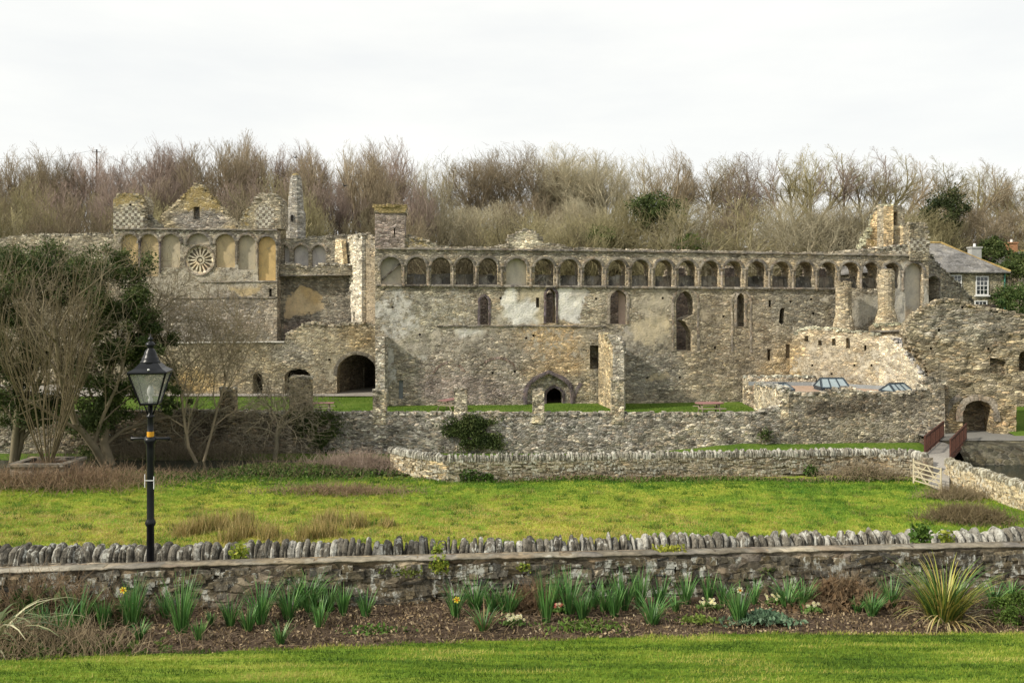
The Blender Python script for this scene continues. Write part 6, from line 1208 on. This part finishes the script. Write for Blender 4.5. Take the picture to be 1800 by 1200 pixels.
primrose(560, 1060, 40, 'small bright green leafy plant below the garden wall, left part', [], [(.06, .15, .02), (.1, .2, .03)], 0, .07, 120, 'ground_plant', 'plant')
# plants growing on the walls
def tuft(px, py, d, w_, h, n, label, cols, size, name='wall_plant', cat='plant', seed=1):
    q = np.random.RandomState(seed); c = P(px, py, d); s = d / F; pp = np.clip(q.normal(size=(n, 3)), -1.7, 1.7) * np.array([w_ * s * .36, .05, h * s * .35]) + np.array(c); size = size * 1.5; v, f = leafmesh(pp, size, q, .4); t = mk(name, v, f, M['leaf'], None, {'Tint': palette(n, cols, q.uniform(0, 1, n)).repeat(4, 0)}, loc=tuple(c)); tag(t, label, cat)
YG = [(.14, .22, .03), (.24, .30, .04), (.38, .38, .06)]
tuft(1176, 967, 11.75, 44, 14, 420, 'yellow green stonecrop growing on top of the garden wall', [(.26, .30, .04), (.42, .42, .06)], .035, seed=2)
tuft(772, 992, 11.35, 26, 24, 420, 'bright green plant hanging over the garden wall edge', YG, .035, seed=3)
tuft(705, 1003, 11.3, 60, 14, 380, 'mossy growth on the face of the garden wall near its middle', [(.09, .12, .02), (.17, .2, .04)], .03, seed=4)
tuft(420, 975, 13.2, 24, 30, 200, 'green weed growing among the slate slabs left of centre', YG, .05, seed=5)
tuft(769, 965, 13.4, 16, 20, 90, 'small green weed among the slabs above the hanging plant', YG, .045, seed=6)
tuft(1618, 938, 13.9, 26, 26, 220, 'leafy green weed among the slabs above the strap leaved plant', [(.06, .14, .02), (.15, .24, .04)], .06, seed=7)
tuft(1664, 945, 13.9, 16, 20, 120, 'small green weed among the pale lichened slabs at the right', YG, .055, seed=8)
tuft(920, 996, 11.4, 20, 10, 120, 'little green cushion plant on the face of the garden wall', YG, .03, seed=9)
tuft(1350, 1000, 11.7, 30, 10, 120, 'dark moss cushion on the garden wall face, right part', [(.05, .08, .02), (.1, .13, .03)], .03, seed=19)
for i, (px, py, w_, h, lab) in enumerate(((1425, 810 + 22, 18, 26, 'dark green weed against the field wall, nearer the gate'), (828, 842, 30, 28, 'dark green weed at the foot of the field wall, left part'), (858, 842, 14, 16, 'small weed beside a larger one at the field wall foot'))):
    tuft(px, py, 47.6 if px < 1000 else 49, w_, h, 260, lab, [(.04, .09, .015), (.09, .15, .03)], .12, seed=30 + i)
# big strap leaved plants
x, d, z = bed_at(1660, 1080); m = MB(); rc = random.Random(61)
straps(m, (x, d, z), 280, .88, .020, .52, .18, rc, [(.05, .11, .02), (.09, .16, .03), (.15, .22, .035), (.28, .29, .05), (.42, .35, .09)], 6); straps(m, (x, d - .05, z), 60, .7, .02, .6, .6, rc, [(.20, .22, .05), (.45, .38, .2), (.40, .30, .12)], 7)
tag(m.build('strap_plant', M['strap'], None, False, True, loc=(x, d, z)), 'large clump of arching yellow green strap leaves at the right of the bed', 'plant')
x, d, z = (-6.0, 9.6, 3.95); m = MB(); straps(m, (x, d, z), 70, 1.1, .045, .8, .32, rc, [(.13, .17, .06), (.26, .27, .13), (.45, .42, .26), (.08, .12, .04)], 7); straps(m, (x, d, z), 80, .8, .02, .8, .8, rc, [(.26, .19, .10), (.33, .26, .15)], 6)
tag(m.build('strap_plant', M['strap'], None, False, True, loc=(x, d, z)), 'variegated strap leaved plant with drooping dry leaves at the left edge', 'plant')
zb_ = lambda x, y: h_bed(x, y)
bx_, bd_, bz_ = bed_at(1478, 1050)
bramble('dead brown leafy shrub against the garden wall, left of the big strap leaved plant', 1478, 1030, bd_, .62, .3, .38, 900, [(.12, .085, .05), (.20, .14, .085), (.27, .2, .12)], 51, 700, [(.15, .095, .05), (.26, .175, .1)], r=.004, ln=.22, cat='shrub', name='dead_shrub', zf=zb_)
bramble('brown dead stems and leaves behind the middle daffodils', 940, 1035, 11.05, .38, .12, .35, 420, [(.15, .10, .06), (.26, .18, .11)], 52, 260, [(.20, .13, .07), (.30, .2, .12)], r=.004, ln=.25, cat='shrub', name='dead_shrub', zf=zb_)
bramble('tangle of dry stems at the left edge below the strap leaved plant', 60, 1140, 9.5, 1.0, .5, .25, 1100, [(.2, .15, .09), (.34, .27, .17)], 53, 700, [(.05, .11, .02), (.12, .18, .04)], r=.005, ln=.35, cat='dry stems', name='dry_stems', zf=zb_)
bramble('brown twiggy growth climbing the garden wall at the left', 90, 1040, 10.7, 1.1, .2, .5, 700, [(.15, .10, .06), (.28, .2, .12)], 54, 300, r=.004, ln=.4, cat='shrub', name='dead_shrub', zf=zb_)
x, d, z = bed_at(1785, 1085); leafy('creeping_conifer', 'low feathery green conifer at the right edge of the bed', 'bush', (x + .1, d, z + .18), (.42, .3, .2), 5200, .035, [(.05, .09, .02), (.10, .17, .03), (.16, .22, .05)], None, 21, None, 30, .3)
# leaf litter
n = 36000; a = np.stack([rs.uniform(-8, 8, n), rs.uniform(8.3, 11.4, n)], 1); ok = np.array([y > lawn_edge(x) + .22 + .22 * rs.rand() ** .5 for x, y in a]); a = a[ok]; z = np.array([h_bed(x, y) for x, y in a]) + rs.uniform(0, .03, len(a)) * (1 + vn(a, 2.0))
v, f = leafmesh(np.column_stack([a, z]), .045, rs, 1.2, .5); tag(mk('leaf_litter', v, f, M['litter'], None, {'Tint': palette(len(a), [(.05, .036, .022), (.14, .10, .055), (.25, .18, .10), (.42, .34, .22)], rs.uniform(0, 1, len(a)) ** 1.2).repeat(4, 0)}), 'dead brown leaves and twigs covering the soil of the flower bed', 'leaf litter', None, 'stuff')
n = 2600; a = np.stack([rs.uniform(-8, 8, n), rs.uniform(8.6, 11.3, n)], 1); ok = np.array([y > lawn_edge(x) + .4 for x, y in a]); a = a[ok]; z = np.array([h_bed(x, y) for x, y in a]); sg = twigs(np.column_stack([a, z + .02]), .16, .0032, rs, .05, 1.0); sg[:, [2, 5]] = np.maximum(sg[:, [2, 5]], 4.0); v, f = segmesh(sg, 3)
tag(mk('fallen_twigs', v, f, M['litter'], None, {'Tint': np.tile([.27, .2, .13], (len(v), 1))}), 'fallen dry twigs scattered over the flower bed', 'twigs', None, 'stuff')
# ================================================================== birds, pole, wires
def bird(px, py, d, label, sc=1.0, rz=0):
    c = P(px, py, d); V = []; F_ = []; n = 8
    prof = [(-.20, .004), (-.13, .03), (-.05, .05), (.05, .05), (.12, .028), (.15, .03), (.18, .022), (.22, .002)]; m = MB()
    m.tube([(x * sc, 0, .02 * sc if x > .1 else 0) for x, r in prof], [r * sc for x, r in prof], 8)
    b0 = 8 * 3
    for sg in (-1, 1): m.add([(.06 * sc, sg * .04 * sc, .01), (.02 * sc, sg * .25 * sc, .13 * sc), (-.06 * sc, sg * .42 * sc, .09 * sc), (-.09 * sc, sg * .22 * sc, .09 * sc), (-.07 * sc, sg * .04 * sc, 0)], [(0, 1, 3, 4), (1, 2, 3)])
    m.add([(-.18 * sc, -.012, 0), (-.30 * sc, -.05 * sc, 0), (-.30 * sc, .05 * sc, 0), (-.18 * sc, .012, 0)], [(0, 1, 2, 3)])
    V = [(c.x + x * math.cos(rz) - y * math.sin(rz), c.y + x * math.sin(rz) + y * math.cos(rz), c.z + z) for x, y, z in m.v]
    o = mk('bird', V, m.f, M['bird'], None, None, True, loc=tuple(c)); tag(o, label, 'bird')
bird(519, 277, 86, 'dark bird flying just above the spire turret', 1.1, .9); bird(606, 327, 86, 'dark bird flying right of the spire turret, lower than the other', 1.1, 2.6)
pl_ = thing('utility_pole', 'thin wooden utility pole rising above the trees at the left skyline', 'pole', tuple(P(170, 330, 135))); m = MB(); a = P(170, 345, 135); b_ = P(170, 263, 135); m.tube([a, b_], [.16, .13], 6); m.build('shaft', M['bird'], pl_); m = MB(); m.tube([b_ + Vector((-.7, 0, -.4)), b_ + Vector((.7, 0, -.4))], .06, 4); m.build('crossarm', M['bird'], pl_)
m = MB(); e = P(-60, 275, 140); m.tube([b_.lerp(e, k / 8) + Vector((0, 0, -.9 * 4 * (k / 8) * (1 - k / 8))) for k in range(9)], .02, 3); m.build('wire', M['bird'], pl_)
